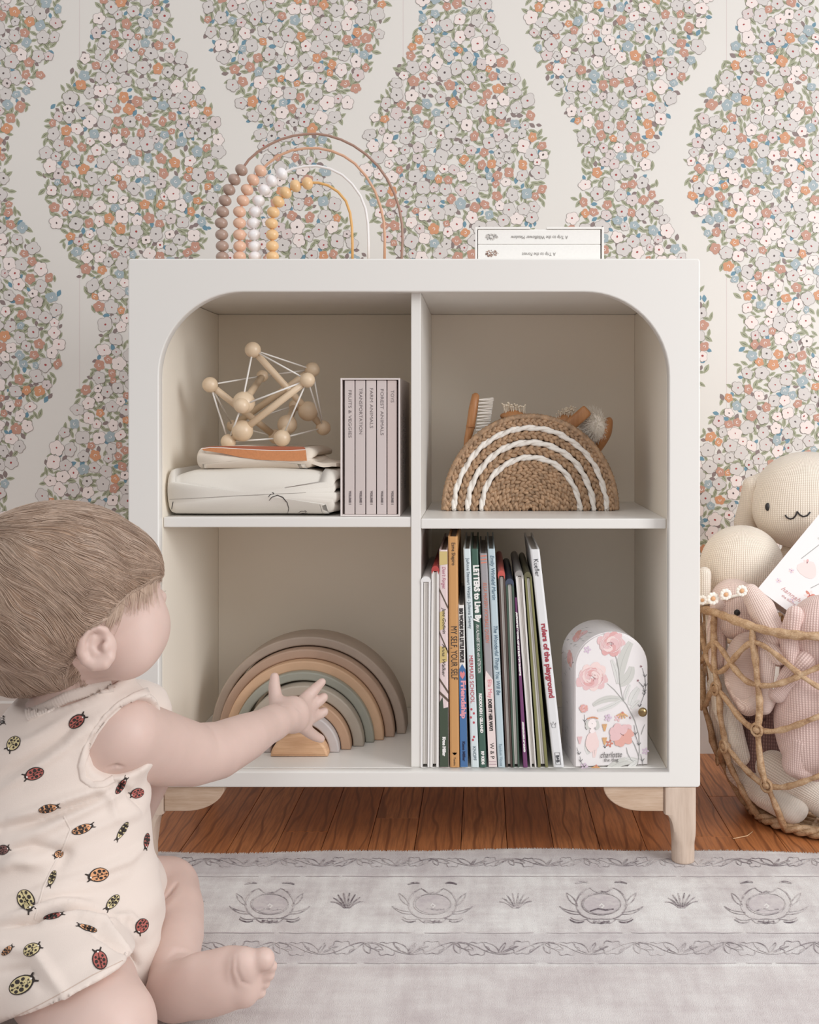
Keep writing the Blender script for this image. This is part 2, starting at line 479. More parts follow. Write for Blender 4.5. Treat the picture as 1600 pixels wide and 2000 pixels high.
while xx < 1.1:
    yy = -0.2 - rf.random() * 0.8
    while yy < 1.98:
        L = rf.uniform(0.5, 1.1)
        fl.box(xx + 0.0004, xx + 0.0631, max(yy, -0.2) + 0.0004, min(yy + L, 1.99) - 0.0004, FLOOR - 0.012, FLOOR, 0, 0.0007) if min(yy + L, 1.99) > max(yy, -0.2) + 0.02 else None
        yy += L
    xx += 0.0635
fl.box(-1.3, 1.1, -0.2, 1.99, FLOOR - 0.03, FLOOR - 0.011, 1)
tag(fl.build('floor', [floor_mat(), mat('subfloor', srgb(40, 24, 16), 0.8)]), kind='structure')

# skirting board
m_trim = mat('trim_paint', srgb(214, 207, 200), 0.45)
prof = [(0, 0), (.016, 0), (.016, .088), (.013, .092), (.013, .108), (.016, .111), (.016, .117), (.011, .122), (0, .122)]
bb = MB(); rows = [[(x, WALL - a - 0.0003, FLOOR + z) for a, z in prof] for x in (x0, x1)]
bb.grid(rows, 0, closev=True); bb.poly(rows[0]); bb.poly(rows[1][::-1])
tag(bb.build('baseboard_back', m_trim), kind='structure')

# ------------------------------------------------------------------ rug
def rugpt(px, py, off=0.0004):
    d = F * EYE / (py - VY); return ((px - VX) / F * d, d, off)
def rug_mat():
    m = bpy.data.materials.new('rug_pile'); m.use_nodes = True; t = NT(m); b = t.n['Principled BSDF']
    v = t.coord(); big = t.noise(v, 11, 6, 0.72); st = t.noise(t.coord((60, 9, 1)), 1.0, 4); fine = t.noise(t.coord((900, 420, 1)), 1, 2); cross = t.noise(t.coord((6, 70, 1)), 1.0, 3)
    s = t.math('ADD', t.math('MULTIPLY', big, 0.6), t.math('ADD', t.math('MULTIPLY', st, 0.28), t.math('MULTIPLY', cross, 0.16)))
    c = t.ramp(s, [(0.38, srgb(188, 178, 177)), (0.50, srgb(212, 206, 203)), (0.60, srgb(230, 227, 223))])
    sp = t.add('ShaderNodeSeparateXYZ'); t.link(v, sp.inputs[0]); y = sp.outputs[1]
    def band(y0, y1, s=0.004):
        a = t.math('SMOOTH_MIN', 1.0, t.math('MAXIMUM', t.math('DIVIDE', t.math('SUBTRACT', y, y0), s), 0.0), 0.1)
        bb_ = t.math('MINIMUM', 1.0, t.math('MAXIMUM', t.math('DIVIDE', t.math('SUBTRACT', y1, y), s), 0.0))
        return t.math('MULTIPLY', a, bb_)
    m1 = t.math('MULTIPLY', band(1.164, 1.233), 0.30); c = t.mix(m1, c, srgb(168, 156, 160))
    m2 = t.math('MULTIPLY', band(1.392, 1.462), 0.30); c = t.mix(m2, c, srgb(172, 162, 166))
    m3 = t.math('MULTIPLY', band(0.3, 1.16), 0.34); c = t.mix(m3, c, srgb(190, 174, 172))
    c = t.mix(t.math('MULTIPLY', fine, 0.22), c, srgb(160, 152, 150))
    t.link(c, b.inputs['Base Color']); b.inputs['Roughness'].default_value = 0.9; b.inputs['Sheen Weight'].default_value = 0.25
    t.link(t.bump(t.math('ADD', fine, t.math('MULTIPLY', st, 0.6)), 0.5, 0.0018), b.inputs['Normal']); return m
def ink_mat(name, col, thr):
    m = bpy.data.materials.new(name); m.use_nodes = True; t = NT(m); b = t.n['Principled BSDF']
    v = t.coord(); k = t.noise(v, 90, 4, .75); k2 = t.noise(v, 9, 2)
    s = t.math('ADD', t.math('MULTIPLY', k, 0.6), t.math('MULTIPLY', k2, 0.4))
    t.link(t.ramp(s, [(thr, srgb(204, 197, 195)), (thr + 0.12, col)]), b.inputs['Base Color']); b.inputs['Roughness'].default_value = 0.9; return m
rug = MB(); re_ = random.Random(5)
YE = 1.471
def edge_y(x): return YE + 0.006 * math.sin(x * 7 + 1) + 0.003 * math.sin(x * 23)
nx = 160; xs = [-1.22 + 2.3 * i / nx for i in range(nx + 1)]
rows = []
ys = [0.25, 0.9, 1.2, 1.40, 1.455]
for x in xs:
    e = edge_y(x)
    rows.append([(x, 0.25, FLOOR)] + [(x, y, -0.0002) for y in ys] + [(x, e - 0.003, -0.0004), (x, e, -0.002), (x, e, FLOOR + 0.0002)])
rug.grid(rows, 0)
ROFF = [0.0002]
def stroke(pts, wpx, mi=1):
    """ribbon through frame-pixel points lying on the rug"""
    ROFF[0] = 0.00020 + (ROFF[0] * 1e5 % 23) * 1e-5 + 1e-5
    n = len(pts); L = []; Rr = []
    for i, (x, y) in enumerate(pts):
        a = pts[max(0, i - 1)]; b = pts[min(n - 1, i + 1)]; dx, dy = b[0] - a[0], b[1] - a[1]; q = math.hypot(dx, dy) or 1
        wd = wpx * (0.55 + 0.45 * math.sin(math.pi * (i + .5) / n)); nx_, ny_ = -dy / q * wd / 2, dx / q * wd / 2 * 0.8
        L.append(rugpt(x + nx_, y + ny_, ROFF[0])); Rr.append(rugpt(x - nx_, y - ny_, ROFF[0]))
    rug.grid([L, Rr], mi)
def bez(p0, p1, p2, n=8): return [((1 - t) ** 2 * p0[0] + 2 * t * (1 - t) * p1[0] + t * t * p2[0], (1 - t) ** 2 * p0[1] + 2 * t * (1 - t) * p1[1] + t * t * p2[1]) for t in [i / n for i in range(n + 1)]]
def persp(px, row): return row  # rows are taken from the photograph's floor lines
def palmette(cx, cy, s=1.0):
    X = lambda x, y: (cx + x * s, cy + y * s)
    stroke([X(38 * math.cos(a), 21 * math.sin(a)) for a in [i * 2 * math.pi / 26 for i in range(27)]], 2.4, 1)
    rug.poly([rugpt(*X(35 * math.cos(a), 19 * math.sin(a)), 0.0001) for a in [-i * 2 * math.pi / 18 for i in range(18)]], 3)
    for sg in (-1, 1):
        stroke([X(a * sg, b) for a, b in bez((0, 29), (44, 34), (50, 0))], 2.2); stroke([X(a * sg, b) for a, b in bez((50, 0), (44, -26), (22, -32))], 2.6)
        stroke([X(a * sg, b) for a, b in bez((22, -32), (16, -26), (2, -20))], 2.4)
        stroke([X(a * sg, b) for a, b in bez((46, 4), (66, -4), (68, -22))], 1.8); stroke([X(a * sg, b) for a, b in bez((46, 4), (52, -14), (68, -22))], 1.8)
        stroke([X(a * sg, b) for a, b in bez((40, 16), (70, 14), (82, 4))], 1.8); stroke([X(a * sg, b) for a, b in bez((40, 20), (66, 22), (82, 4))], 1.8)
        stroke([X(a * sg, b) for a, b in bez((22, 28), (50, 36), (60, 26))], 1.8)
        stroke([X(a * sg, b) for a, b in bez((4, 32), (14, 44), (28, 30))], 2.2); stroke([X(a * sg, b) for a, b in bez((26, -42), (34, -46), (50, -40))], 4.5, 2)
        stroke([X(a * sg, b) for a, b in bez((34, 34), (48, 40), (62, 30))], 3.2, 2)
    stroke([X(-22, 14), X(-6, 9), X(8, 12), X(24, 10)], 4, 2); stroke([X(-16, 34), X(0, 37), X(16, 34)], 5.5, 2); stroke([X(-6, -22), X(0, -25), X(8, -23)], 4, 2)
    stroke([X(-4, 4), X(0, 0), X(5, 4), X(0, 8)], 4, 4)
def fan(cx, cy, s=1.0):
    for a in (-1.25, -.9, -.55, -.2, .15, .5, .85, 1.2):
        stroke(bez((cx + 4 * a, cy), (cx + 22 * s * a * .7, cy - 14 * s), (cx + 34 * s * math.sin(a), cy - 26 * s * math.cos(a) - 4)), 2.6, 2 if int(a * 10) % 2 else 1)
for cx in (210, 527, 845, 1175, 1497, 1815): palmette(cx, 1766, 0.96 if cx < 1000 else 1.0)
for cx in (368, 678, 1008, 1332, 1655): fan(cx, 1774)
def vine(y, amp, per, x_a, x_b, s):
    x = x_a; k = 0
    while x < x_b:
        sg = 1 if k % 2 == 0 else -1
        stroke(bez((x, y - sg * amp * .2), (x + per * .5, y + sg * amp * 1.8), (x + per, y + sg * amp * .2)), 1.8)
        for (dx, dy) in ((.55, -.9), (.80, -.3), (.15, -1.0)):
            a = (x + per * .5, y + sg * amp * .8); e = (x + per * (.5 + (dx - .45) * 1.2), y + sg * amp * dy * .9); mx_, my_ = (a[0] + e[0]) / 2, (a[1] + e[1]) / 2
            stroke(bez(a, (mx_ + 9 * s, my_ - 7 * s), e), 1.8); stroke(bez(a, (mx_ - 9 * s, my_ + 5 * s), e), 1.8)
        fx, fy = x, y + sg * amp * .1
        stroke([(fx + (17 + 2.5 * math.cos(6 * a)) * s * math.cos(a), fy + (10 + 1.5 * math.cos(6 * a)) * s * math.sin(a)) for a in [i * 2 * math.pi / 36 for i in range(37)]], 1.5)
        x += per; k += 1
vine(1852, 13, 88, -300, 1900, 1.25); vine(1684, 8, 74, -300, 1900, 0.85)
for yy, wv in ((1822, 2.0), (1881, 2.0), (1712, 1.2)):
    x = -300
    while x < 1900:
        L = re_.uniform(50, 160); stroke([(x + L * i / 4, yy + re_.uniform(-.5, .5)) for i in range(5)], wv * 1.5, 3); x += L * re_.uniform(.95, 1.2)
for n in range(0):          # faded field blooms
    x = re_.uniform(450, 1650); y = re_.uniform(1905, 2040); r = re_.uniform(10, 32)
    stroke([(x + r * math.cos(a) * 1.5, y + r * .5 * math.sin(a)) for a in [re_.uniform(0, 3) + i * .35 for i in range(9)]], re_.uniform(2, 9), 3)
m_ink = ink_mat('rug_ink_line', srgb(136, 125, 128), 0.44); m_inkd = ink_mat('rug_ink_dark', srgb(104, 93, 98), 0.43)
m_tint = ink_mat('rug_tint', srgb(190, 181, 182), 0.44); m_inkl = ink_mat('rug_light', srgb(226, 222, 218), 0.3)
ro = rug.build('area_rug', [rug_mat(), m_ink, m_inkd, m_tint, m_inkl])
tag(ro, 'pale grey distressed rug with faded palmette border on the wood floor', 'rug')
fr = MB()
x = -1.2
while x < 1.05:
    e = edge_y(x); l = re_.uniform(0.002, 0.0055); dx = re_.uniform(-.0015, .0015)
    fr.tube([(x, e - 0.004, -0.0008), (x + dx * .6, e + l * .5, -0.0012), (x + dx, e + l, -0.003)], [0.0006, 0.0005, 0.0002], 4)
    x += re_.uniform(0.0012, 0.0024)
fo = fr.build('edge_fringe', mat('rug_fringe', srgb(214, 208, 202), 0.9), ro); tag(fo, 'short cut fibres along the back edge', kind='stuff')

# ------------------------------------------------------------------ bookcase
m_white = mat('white_paint', srgb(229, 226, 221), 0.38, bump=0.05, bscale=90, bdist=0.0006)
m_bounce_white = mat('interior_white_warm_bounce', srgb(244, 236, 222), 0.5)  # same cabinet white, with warm bounce light put into its colour
def wood(name, c1, c2, grain=(1, 1, 1), rough=0.5, sc=1.0):
    if name in MATS: return MATS[name]
    m = bpy.data.materials.new(name); m.use_nodes = True; t = NT(m); b = t.n['Principled BSDF']
    v = t.coord(grain); n1 = t.noise(v, 14 * sc, 6, 0.65); n2 = t.noise(v, 90 * sc, 3)
    s = t.math('ADD', t.math('MULTIPLY', n1, 0.7), t.math('MULTIPLY', n2, 0.3))
    t.link(t.ramp(s, [(0.38, c1), (0.62, c2)]), b.inputs['Base Color']); b.inputs['Roughness'].default_value = rough
    t.link(t.bump(n2, 0.1, 0.0004), b.inputs['Normal']); MATS[name] = m; return m
m_leg = wood('beech_leg_upright', srgb(196, 174, 156), srgb(214, 194, 177), (3.5, 3.5, .35)); m_brk = wood('beech_bracket_wood', srgb(182, 152, 126), srgb(208, 184, 162), (.5, 4, 5))
CF = 1.42; CX0, CX1 = (250 - VX) / 1500, (1368 - VX) / 1500 - 0.0
CZ0, CZ1 = 0.1017, 0.7903
OX0, OX1 = (310 - VX) / 1500, (1307 - VX) / 1500; OZ0, OZ1 = 0.1217, 0.747
bc = empty('bookcase', ((CX0 + CX1) / 2, 1.6, 0), 'white four-cubby bookcase with arched face frame and pale wooden legs against the floral wall', 'bookcase')
ar = 0.110; arch = [(OX0, OZ0), (OX1, OZ0)]
arch += [(OX1 - ar + ar * math.cos(a), OZ1 - ar + ar * math.sin(a)) for a in [i * math.pi / 2 / 16 for i in range(17)]]
arch += [(OX0 + ar - ar * math.sin(a), OZ1 - ar + ar * math.cos(a)) for a in [i * math.pi / 2 / 16 for i in range(17)]]
def rrect(xa, xb, za, zb, r, n=5):
    out = []
    for (cx, cz, a0) in ((xb - r, zb - r, 0), (xa + r, zb - r, 90), (xa + r, za + r, 180), (xb - r, za + r, 270)):
        out += [(cx + r * math.cos(math.radians(a0 + 90 * i / n)), cz + r * math.sin(math.radians(a0 + 90 * i / n))) for i in range(n + 1)]
    return out
prism('face_frame', [rrect(CX0, CX1, CZ0, CZ1, 0.004), arch], CF, CF + 0.018, m_white, bc, 0.0018)
CB = 1.756
boxo('top_panel', CX0 + .002, CX1 - .002, CF + .0185, CB, OZ1 + 0.002, CZ1 - .001, m_white, bc)
boxo('side_panel', CX0 + .002, OX0, CF + .0185, CB, CZ0 + .001, OZ1 + 0.0015, m_bounce_white, bc)
boxo('side_panel', OX1, CX1 - .002, CF + .0185, CB, CZ0 + .001, OZ1 + 0.0015, m_bounce_white, bc)
boxo('bottom_panel', OX0 + .0003, OX1 - .0003, CF + .0185, CB, CZ0 + .001, OZ0, m_white, bc)
boxo('back_panel', OX0 + .0003, OX1 - .0003, 1.740, CB - .001, OZ0 + .0003, OZ1 + 0.0015, m_bounce_white, bc, 0)
DX0, DX1 = (803 - VX) / F * 1.438, (822 - VX) / F * 1.438
boxo('divider', DX0, DX1, CF + .0186, 1.7395, OZ0 + .0003, OZ1 + 0.0015, m_white, bc, 0.001)
SZ1, SZ0 = 0.4520, 0.4385
boxo('shelf', OX0 + .0003, DX0 - .0003, CF + .020, 1.7395, SZ0, SZ1, m_white, bc)
boxo('shelf', DX1 + .0003, OX1 - .0003, CF + .020, 1.7395, SZ0 - .002, SZ1 - .002, m_white, bc)
def leg(side, yb, sgn):
    """side: outer x of the leg, sgn +1 when the bookcase lies to +x; yb: outer y"""
    xo = side; wd = 0.0415; cyl = 0.0300
    top = CZ0 - .0004; zb = top - 0.036; rows = []
    lv_ = [0.0, .0006, .0015] + [.003 + (.036 - .003) * k / 8 for k in range(9)] + [.036 + (zb - .036) * math.sin(k * math.pi / 2 / 12) for k in range(1, 13)] + [zb + .0006, top - .0012, top]
    for z in lv_:
        if z <= .036: w_ = cyl
        elif z <= zb: t = math.asin(min(1, (z - .036) / (zb - .036))); w_ = cyl + (wd - cyl) * (1 - math.cos(t))
        else: w_ = wd
        k = max(0, min(1, (.052 - z) / .030)); k = k * k * (3 - 2 * k); ex = 9 - 7 * k          # square above, round below
        dep = .032 + (cyl - .032) * k; ins = (.0012 if z in (0.0, top) else (.0004 if z == .0006 else 0)); row = []
        for j in range(40):
            a = 2 * math.pi * j / 40; c_, s_ = math.cos(a), math.sin(a); q = (abs(c_) ** ex + abs(s_) ** ex) ** (-1 / ex)
            row.append((xo + sgn * w_ / 2 + (w_ / 2 - ins) * q * c_, yb + .016 + (dep / 2 - ins) * q * s_, z))
        rows.append(row)
    lm = MB(); lm.grid(rows, 0, closev=True); lm.poly(rows[0][::-1]); lm.poly(rows[-1])
    me = bpy.data.meshes.new('leg'); me.from_pydata(lm.v, [], lm.f); me.update(); me.shade_smooth(); me.set_sharp_from_angle(angle=.7)
    l = put('leg', me, m_leg, bc)
    xa, xb = xo + sgn * (wd + .0006), xo + sgn * (wd + 0.0795); za = top - 0.0325
    pts = [(xa, top), (xa, za), (xa + (xb - xa) * .35, za)]
    pts += [(xa + (xb - xa) * (.35 + .65 * math.sin(t)), za + (top - za) * (1 - math.cos(t))) for t in [i * math.pi / 2 / 10 for i in range(1, 11)]]
    if sgn < 0: pts = pts[::-1]
    prism('corner_bracket', [pts[::-1]], yb + .004, yb + .024, m_brk, bc, 0.0012)
LX0, LX1 = CX0 + 0.0035, CX1 - 0.0045
for yb in (CF + 0.001, CB - 0.036):
    leg(LX0, yb, 1); leg(LX1, yb, -1)

# ------------------------------------------------------------------ bead arch on top
TOPZ = CZ1
m_bead = {k: mat('bead_' + k, srgb(*c), 0.32, coat=0.2) for k, c in dict(taupe=(172, 146, 132), peach=(226, 184, 158), white=(240, 236, 236), honey=(232, 192, 142)).items()}
m_wire = {k: mat('wire_' + k, srgb(*c), 0.4) for k, c in dict(taupe=(166, 132, 116), peach=(214, 168, 138), white=(240, 236, 234), honey=(222, 172, 106)).items()}
AD = 1.54
ab = empty('bead_arch_toy', P(610, 500, AD), 'rainbow counting toy with taupe, peach, white and honey beads on top of the bookcase', 'toy')
Z = lambda x, y: (380 + x * .275, 240 + y * .275)
wires = dict(
 taupe=([(200, 1040), (198, 950), (195, 875), (190, 795), (189, 712), (199, 632), (216, 552), (245, 475), (283, 403), (333, 335), (385, 262), (450, 205), (530, 155), (610, 118), (700, 92), (790, 80), (870, 78), (950, 90), (1040, 118), (1130, 162), (1220, 225), (1300, 303), (1370, 400), (1420, 500), (1455, 610), (1474, 720), (1478, 830), (1472, 950), (1471, 1040)], [(200, 1032), (198, 952), (197, 875), (193, 795), (190, 712), (200, 632), (217, 552), (245, 475), (283, 403), (333, 335)]),
 peach=([(321, 1040), (321, 950), (321, 875), (320, 795), (320, 712), (322, 632), (345, 552), (374, 475), (417, 405), (470, 340), (520, 290), (600, 232), (690, 195), (790, 180), (880, 180), (970, 198), (1060, 235), (1140, 290), (1220, 380), (1280, 480), (1320, 590), (1345, 700), (1352, 820), (1350, 1040)], [(321, 1032), (321, 950), (322, 877), (320, 795), (320, 712), (320, 632), (345, 552), (374, 475), (417, 405), (470, 340)]),
 white=([(430, 1040), (430, 950), (427, 877), (423, 795), (419, 712), (430, 632), (455, 550), (495, 475), (548, 412), (620, 362), (700, 325), (790, 308), (870, 306), (960, 325), (1050, 370), (1120, 435), (1180, 520), (1215, 610), (1232, 720), (1236, 850), (1236, 1040)], [(430, 1030), (430, 950), (427, 877), (423, 795), (418, 712), (430, 632), (455, 552), (495, 475), (548, 412), (620, 362)]),
 honey=([(556, 1040), (555, 950), (553, 875), (551, 795), (548, 715), (560, 635), (596, 560), (648, 495), (718, 448), (803, 425), (880, 425), (950, 445), (1020, 490), (1075, 555), (1105, 640), (1118, 740), (1122, 860), (1122, 1040)], [(556, 1030), (555, 950), (553, 875), (552, 795), (548, 715), (560, 635), (596, 560), (648, 495), (718, 448), (803, 430)]))
for i, (k, (wp, bp)) in enumerate(wires.items()):
    dd = AD + (0.0, -0.002, 0.003, -0.006)[i]
    pts = [P(*Z(x, y), dd) for x, y in wp]
    for p in (pts[0], pts[-1]): p.z = TOPZ + 0.009
    b = MB(); b.tube(pts, 0.00185, 10); b.build('wire', m_wire[k], ab, True)
    for (x, y) in bp:
        c = P(*Z(x, y), dd); r = M(12.6, AD)
        # bead orientation follows the wire
        j = min(range(len(wp)), key=lambda q: (wp[q][0] - x) ** 2 + (wp[q][1] - y) ** 2); a0 = wp[max(0, j - 1)]; a1 = wp[min(len(wp) - 1, j + 1)]
        an = math.atan2(-(a1[1] - a0[1]), a1[0] - a0[0])
        mx = Matrix.Rotation(-(an - math.pi / 2), 4, 'Y')
        b = MB(); b.sphere(c, r, 0, 22, 12, (1, 1, 0.86), mx); b.build('bead', m_bead[k], ab, True)
boxo('base', P(424, 0, AD).x - .004, P(790, 0, AD).x + .006, AD - 0.03, AD + 0.03, TOPZ + .0003, TOPZ + 0.0105, mat('pale_birch', srgb(222, 200, 172), 0.5), ab, 0.002)

# ------------------------------------------------------------------ boxed books on top
m_pbox = mat('white_book_board', srgb(240, 237, 232), 0.6, var=0.02, vscale=300)
m_gtext = mat('grey_print', srgb(150, 146, 142), 0.7); m_dk = mat('dark_print', srgb(62, 56, 54), 0.7)
BD = 1.475
bx = lambda px: P(px, 0, BD).x
bz = lambda py: P(0, py, BD).z
X0, X1, Zt = bx(928), bx(1180), bz(443)
sl = empty('book_slipcase', ((X0 + X1) / 2, BD, TOPZ), 'white slipcase lying on its side on top of the bookcase', 'book box')
boxo('case_wall', X0, X0 + .003, BD, BD + .11, TOPZ + .0002, Zt, m_pbox, sl, .0005); boxo('case_wall', X1 - .003, X1, BD, BD + .11, TOPZ + .0002, Zt, m_pbox, sl, .0005)
# top board with a thumb notch
n0, n1 = bx(1036), bx(1068)
b = MB(); b.box(X0 + .0031, n0, BD, BD + .11, Zt - .003, Zt, 0, .0004); b.box(n1, X1 - .0031, BD, BD + .11, Zt - .003, Zt, 0, .0004); b.box(n0, n1, BD + .02, BD + .11, Zt - .003, Zt - .0001, 0)
b.build('case_top', m_pbox, sl)
boxo('case_wall', X0 + .0031, X1 - .0031, BD + .106, BD + .11, TOPZ + .003, Zt - .0031, m_pbox, sl, 0)
boxo('case_bottom', X0 + .0031, X1 - .0031, BD, BD + .11, TOPZ + .0002, TOPZ + .0022, m_pbox, sl, .0003)
def hbook(z0, z1, label, txt, wtxt, cx, motif):
    t = empty('book', ((X0 + X1) / 2, BD + .001, z0), label, 'book', 'boxed books on top of the bookcase')
    boxo('cover', X0 + .004, X1 - .0045, BD + .0015, BD + .1055, z0, z1, m_pbox, t, .001)
    zc = (z0 + z1) / 2
    lettering([(txt, (bx(cx), BD + .0012, zc), (-1, 0, 0), (0, 0, -1), M(wtxt, BD), M(7, BD), dict(shear=0.15), 0)], 'spine_lettering', m_gtext, t)
    b = MB(); rr = random.Random(len(txt)); c0 = Vector((bx(960), BD + .0011, zc))
    for q in range(46):
        a = rr.uniform(0, 6.28); r = rr.random() ** .5; p = c0 + Vector((r * math.cos(a) * M(13, BD), -0.00005 * rr.random(), r * math.sin(a) * M(7 if motif else 6, BD))); s = M(rr.uniform(.8, 1.7), BD)
        b.poly([p + Vector((s * math.cos(w_), 0, s * math.sin(w_))) for w_ in [0.3, 1.6, 2.9, 4.2, 5.5]], rr.choice((0, 1)))
    b.build('spine_motif', [mat('pine_brown', srgb(122, 92, 80), 0.7), mat('pine_tan', srgb(176, 148, 132), 0.7)] if motif else [m_gtext, mat('pale_grey_print', srgb(196, 190, 184), 0.7)], t)
zm = bz(477)
hbook(zm + .0002, Zt - .0034, 'upper white book in the slipcase, upside-down spine with grey sprig and longer title', 'A Trip to the Wildflower Meadow', 112, 1054, 0)
hbook(TOPZ + .0024, zm, 'lower white book in the slipcase, upside-down spine with brown pine cone print', 'A Trip to the Forest', 66, 1053, 1)

# ------------------------------------------------------------------ folded blankets
ST = SZ1
m_cloth = mat('cream_jersey', srgb(222, 216, 206), 0.85, bump=0.3, bscale=900, bdist=0.0006, sheen=0.2)
m_cloth2 = mat('blanket_cream', srgb(226, 214, 198), 0.85, bump=0.3, bscale=900, bdist=0.0006, sheen=0.2)
m_rust = mat('blanket_rust', srgb(205, 138, 92), 0.85, var=.08, vscale=300, bump=0.3, bscale=900, bdist=0.0006)
def folded(name, px0, px1, py0, py1, d0, depth, layers, m, lab, seed, right_roll=True, mfun=None, mats=None, taper=0):
    """folded cloth: a rounded stack whose right side shows the folds of its layers"""
    rr = random.Random(seed); x0, x1 = P(px0, 0, d0).x, P(px1, 0, d0).x; z0, z1 = P(0, py1, d0).z, P(0, py0, d0).z
    H = z1 - z0; N = 120; rows = []
    n2 = 26
    for iy in range(n2 + 1):
        yy = d0 + depth * iy / n2; row = []
        e = min(iy, n2 - iy) / n2; infl = 1 - 0.5 * max(0, 1 - e * 14) ** 2
        for k in range(N):
            # perimeter of a rounded rectangle with scalloped right side
            t = k / N * 4
            if t < 1: u, v = t, 0.0
            elif t < 2: u, v = 1.0, t - 1
            elif t < 3: u, v = 3 - t, 1.0
            else: u, v = 0.0, 4 - t
            x = x0 + (x1 - x0) * u; z = z0 + H * v
            cr = 0.5 * H * 0.55
            # round corners
            dx = min(x - x0, x1 - x); dz = min(z - z0, z1 - z)
            if u in (0.0, 1.0):
                bulge = math.sqrt(max(0, 1 - ((v - .5) * 2) ** 2)) ** .55
                sgn = 1 if u == 1.0 else -1
                x += sgn * (0.004 * bulge - 0.006 * (1 - bulge)) * 1.0
                if sgn > 0 and layers > 1:
                    ph = (v * layers) % 1.0; lob = math.sqrt(max(0, 1 - (2 * ph - 1) ** 2)); li = int(min(layers - 1, v * layers))
                    x += -0.010 * 1 + (0.013 * lob) * min(1, iy / 5) + .009 * (1 - min(1, iy / 5)) * bulge + (0.006 * math.sin(li * 2.7 + 1 + yy * 25)) * min(1, iy / 5) - taper * v * H * .4
            else:
                ed = min(u, 1 - u) * (x1 - x0); sag = 0.30 * max(0, 1 - ed / (0.045)) ** 2 * H
                if v == 1.0: z -= sag * (0.75 if u < .5 else .55)
                z += (0.0012 * math.sin(u * 9 + seed) + 0.0008 * math.sin(yy * 60)) * (1 if v == 1 else 0)
            xc = (x0 + x1) / 2; zc = z0 + H * .45
            x = xc + (x - xc) * (1 - (1 - infl) * .06); z = zc + (z - zc) * infl
            z = max(z, z0)
            row.append((x, yy + 0.0015 * math.sin(x * 40 + v * 3), z))
        rows.append(row)
    b = MB(); b.grid(rows, 0, closev=True)
    c0 = [tuple(np.mean(np.array(r), axis=0)) for r in (rows[0], rows[-1])]
    for r, c, fl_ in ((rows[0], c0[0], 0), (rows[-1], c0[1], 1)):
        mid = [tuple(0.5 * (a + q) for a, q in zip(p, c)) for p in r]; mid = [(p[0], p[1] + (-.003 if not fl_ else .003), p[2]) for p in mid]
        b.grid([r, mid], 0, closev=True)
        n = len(mid)
        for k in range(n):
            t_ = [mid[k], mid[(k + 1) % n], (c[0], c[1] + (-.003 if not fl_ else .003), c[2])]; b.poly(t_ if fl_ else t_, 0)
    if mfun:
        for i, f in enumerate(b.f):
            c = np.mean([b.v[q] for q in f], axis=0); b.m[i] = mfun(c)
    o = b.build(name, mats or m, None, True)
    me = o.data; bm = bmesh.new(); bm.from_mesh(me); bmesh.ops.remove_doubles(bm, verts=bm.verts, dist=0.00005); bmesh.ops.recalc_face_normals(bm, faces=bm.faces); bm.to_mesh(me); bm.free()
    return tag(o, *lab)
fb = folded('folded_blanket', 329, 652, 916, 1005, 1.446, 0.20, 4, m_cloth, ('large folded cream blanket with thin black line print at the bottom of the left stack', 'blanket'), 3)
def zpx(x, y): return (300 + x * .325, 640 + y * .325)
b = MB(); BY = 1.4425
bvf = BVHTree.FromPolygons([tuple(v.co) for v in fb.data.vertices], [tuple(p.vertices) for p in fb.data.polygons])
def ln(pts, w0, mi=0, yo=0.0, b=b, yy_=BY):
    q_ = [zpx(*p) for p in pts]; pts = []
    for u, v in zip(q_, q_[1:]):
        for k in range(6):
            h, n_ = rayhit(bvf, u[0] + (v[0] - u[0]) * k / 6, u[1] + (v[1] - u[1]) * k / 6)
            if h is not None: pts.append(h + n_ * .0004)
    n = len(pts); A = []; B = []
    if n < 2: return
    for i, p in enumerate(pts):
        t = (pts[min(n - 1, i + 1)] - pts[max(0, i - 1)]).normalized(); q = Vector((-t.z, 0, t.x)) * M(w0, yy_) * .5 * (0.5 + 0.5 * math.sin(math.pi * (i + .6) / n))
        A.append(p + q); B.append(p - q)
    b.grid([A, B], mi)
ln([(695, 1038), (712, 1018), (745, 1007), (778, 1020), (803, 1050), (813, 1085), (808, 1108), (795, 1122)], 1.9)
ln([(690, 1018), (700, 1005), (722, 996)], 1.4); ln([(712, 990), (724, 995), (716, 1005)], 1.4)
ln([(875, 1124), (890, 1114), (915, 1112), (938, 1121)], 1.2); ln([(870, 1110), (890, 1102), (918, 1104)], 1.2); ln([(908, 1097), (919, 1104), (910, 1111)], 1.2)
ln([(118, 1045), (112, 1075), (108, 1095)], 2.0)
ln([(95, 1032), (300, 1022), (500, 1011), (700, 1001), (960, 990)], 1.0, 1)
b.build('line_print', [m_dk, mat('seam_grey', srgb(150, 143, 135), 0.8)], fb)
zb0 = P(0, 917, 1.46).z
fb2 = folded('folded_blanket', 388, 606, 874, 916, 1.455, 0.17, 2, m_cloth2, ('small folded blanket with rust orange panel on top of the large cream blanket', 'blanket'), 5,
    mats=[m_cloth2, m_rust, mat('blanket_dark_rust', srgb(160, 92, 66), 0.85)],
    mfun=lambda c: 0)
def patch(pts, mi):
    b_.poly([P(*zpx(*p), 1.4495) for p in pts], mi)
b_ = MB()
top_e = [(288, 728), (340, 722), (420, 724), (520, 730), (620, 736), (720, 740), (820, 740), (915, 735)]
bot_e = [(300, 738), (350, 745), (420, 756), (520, 778), (620, 792), (720, 798), (820, 802), (922, 800)]
b_.grid([[P(*zpx(*p), 1.4505) for p in bot_e], [P(*zpx(*p), 1.4495) for p in top_e]], 0)
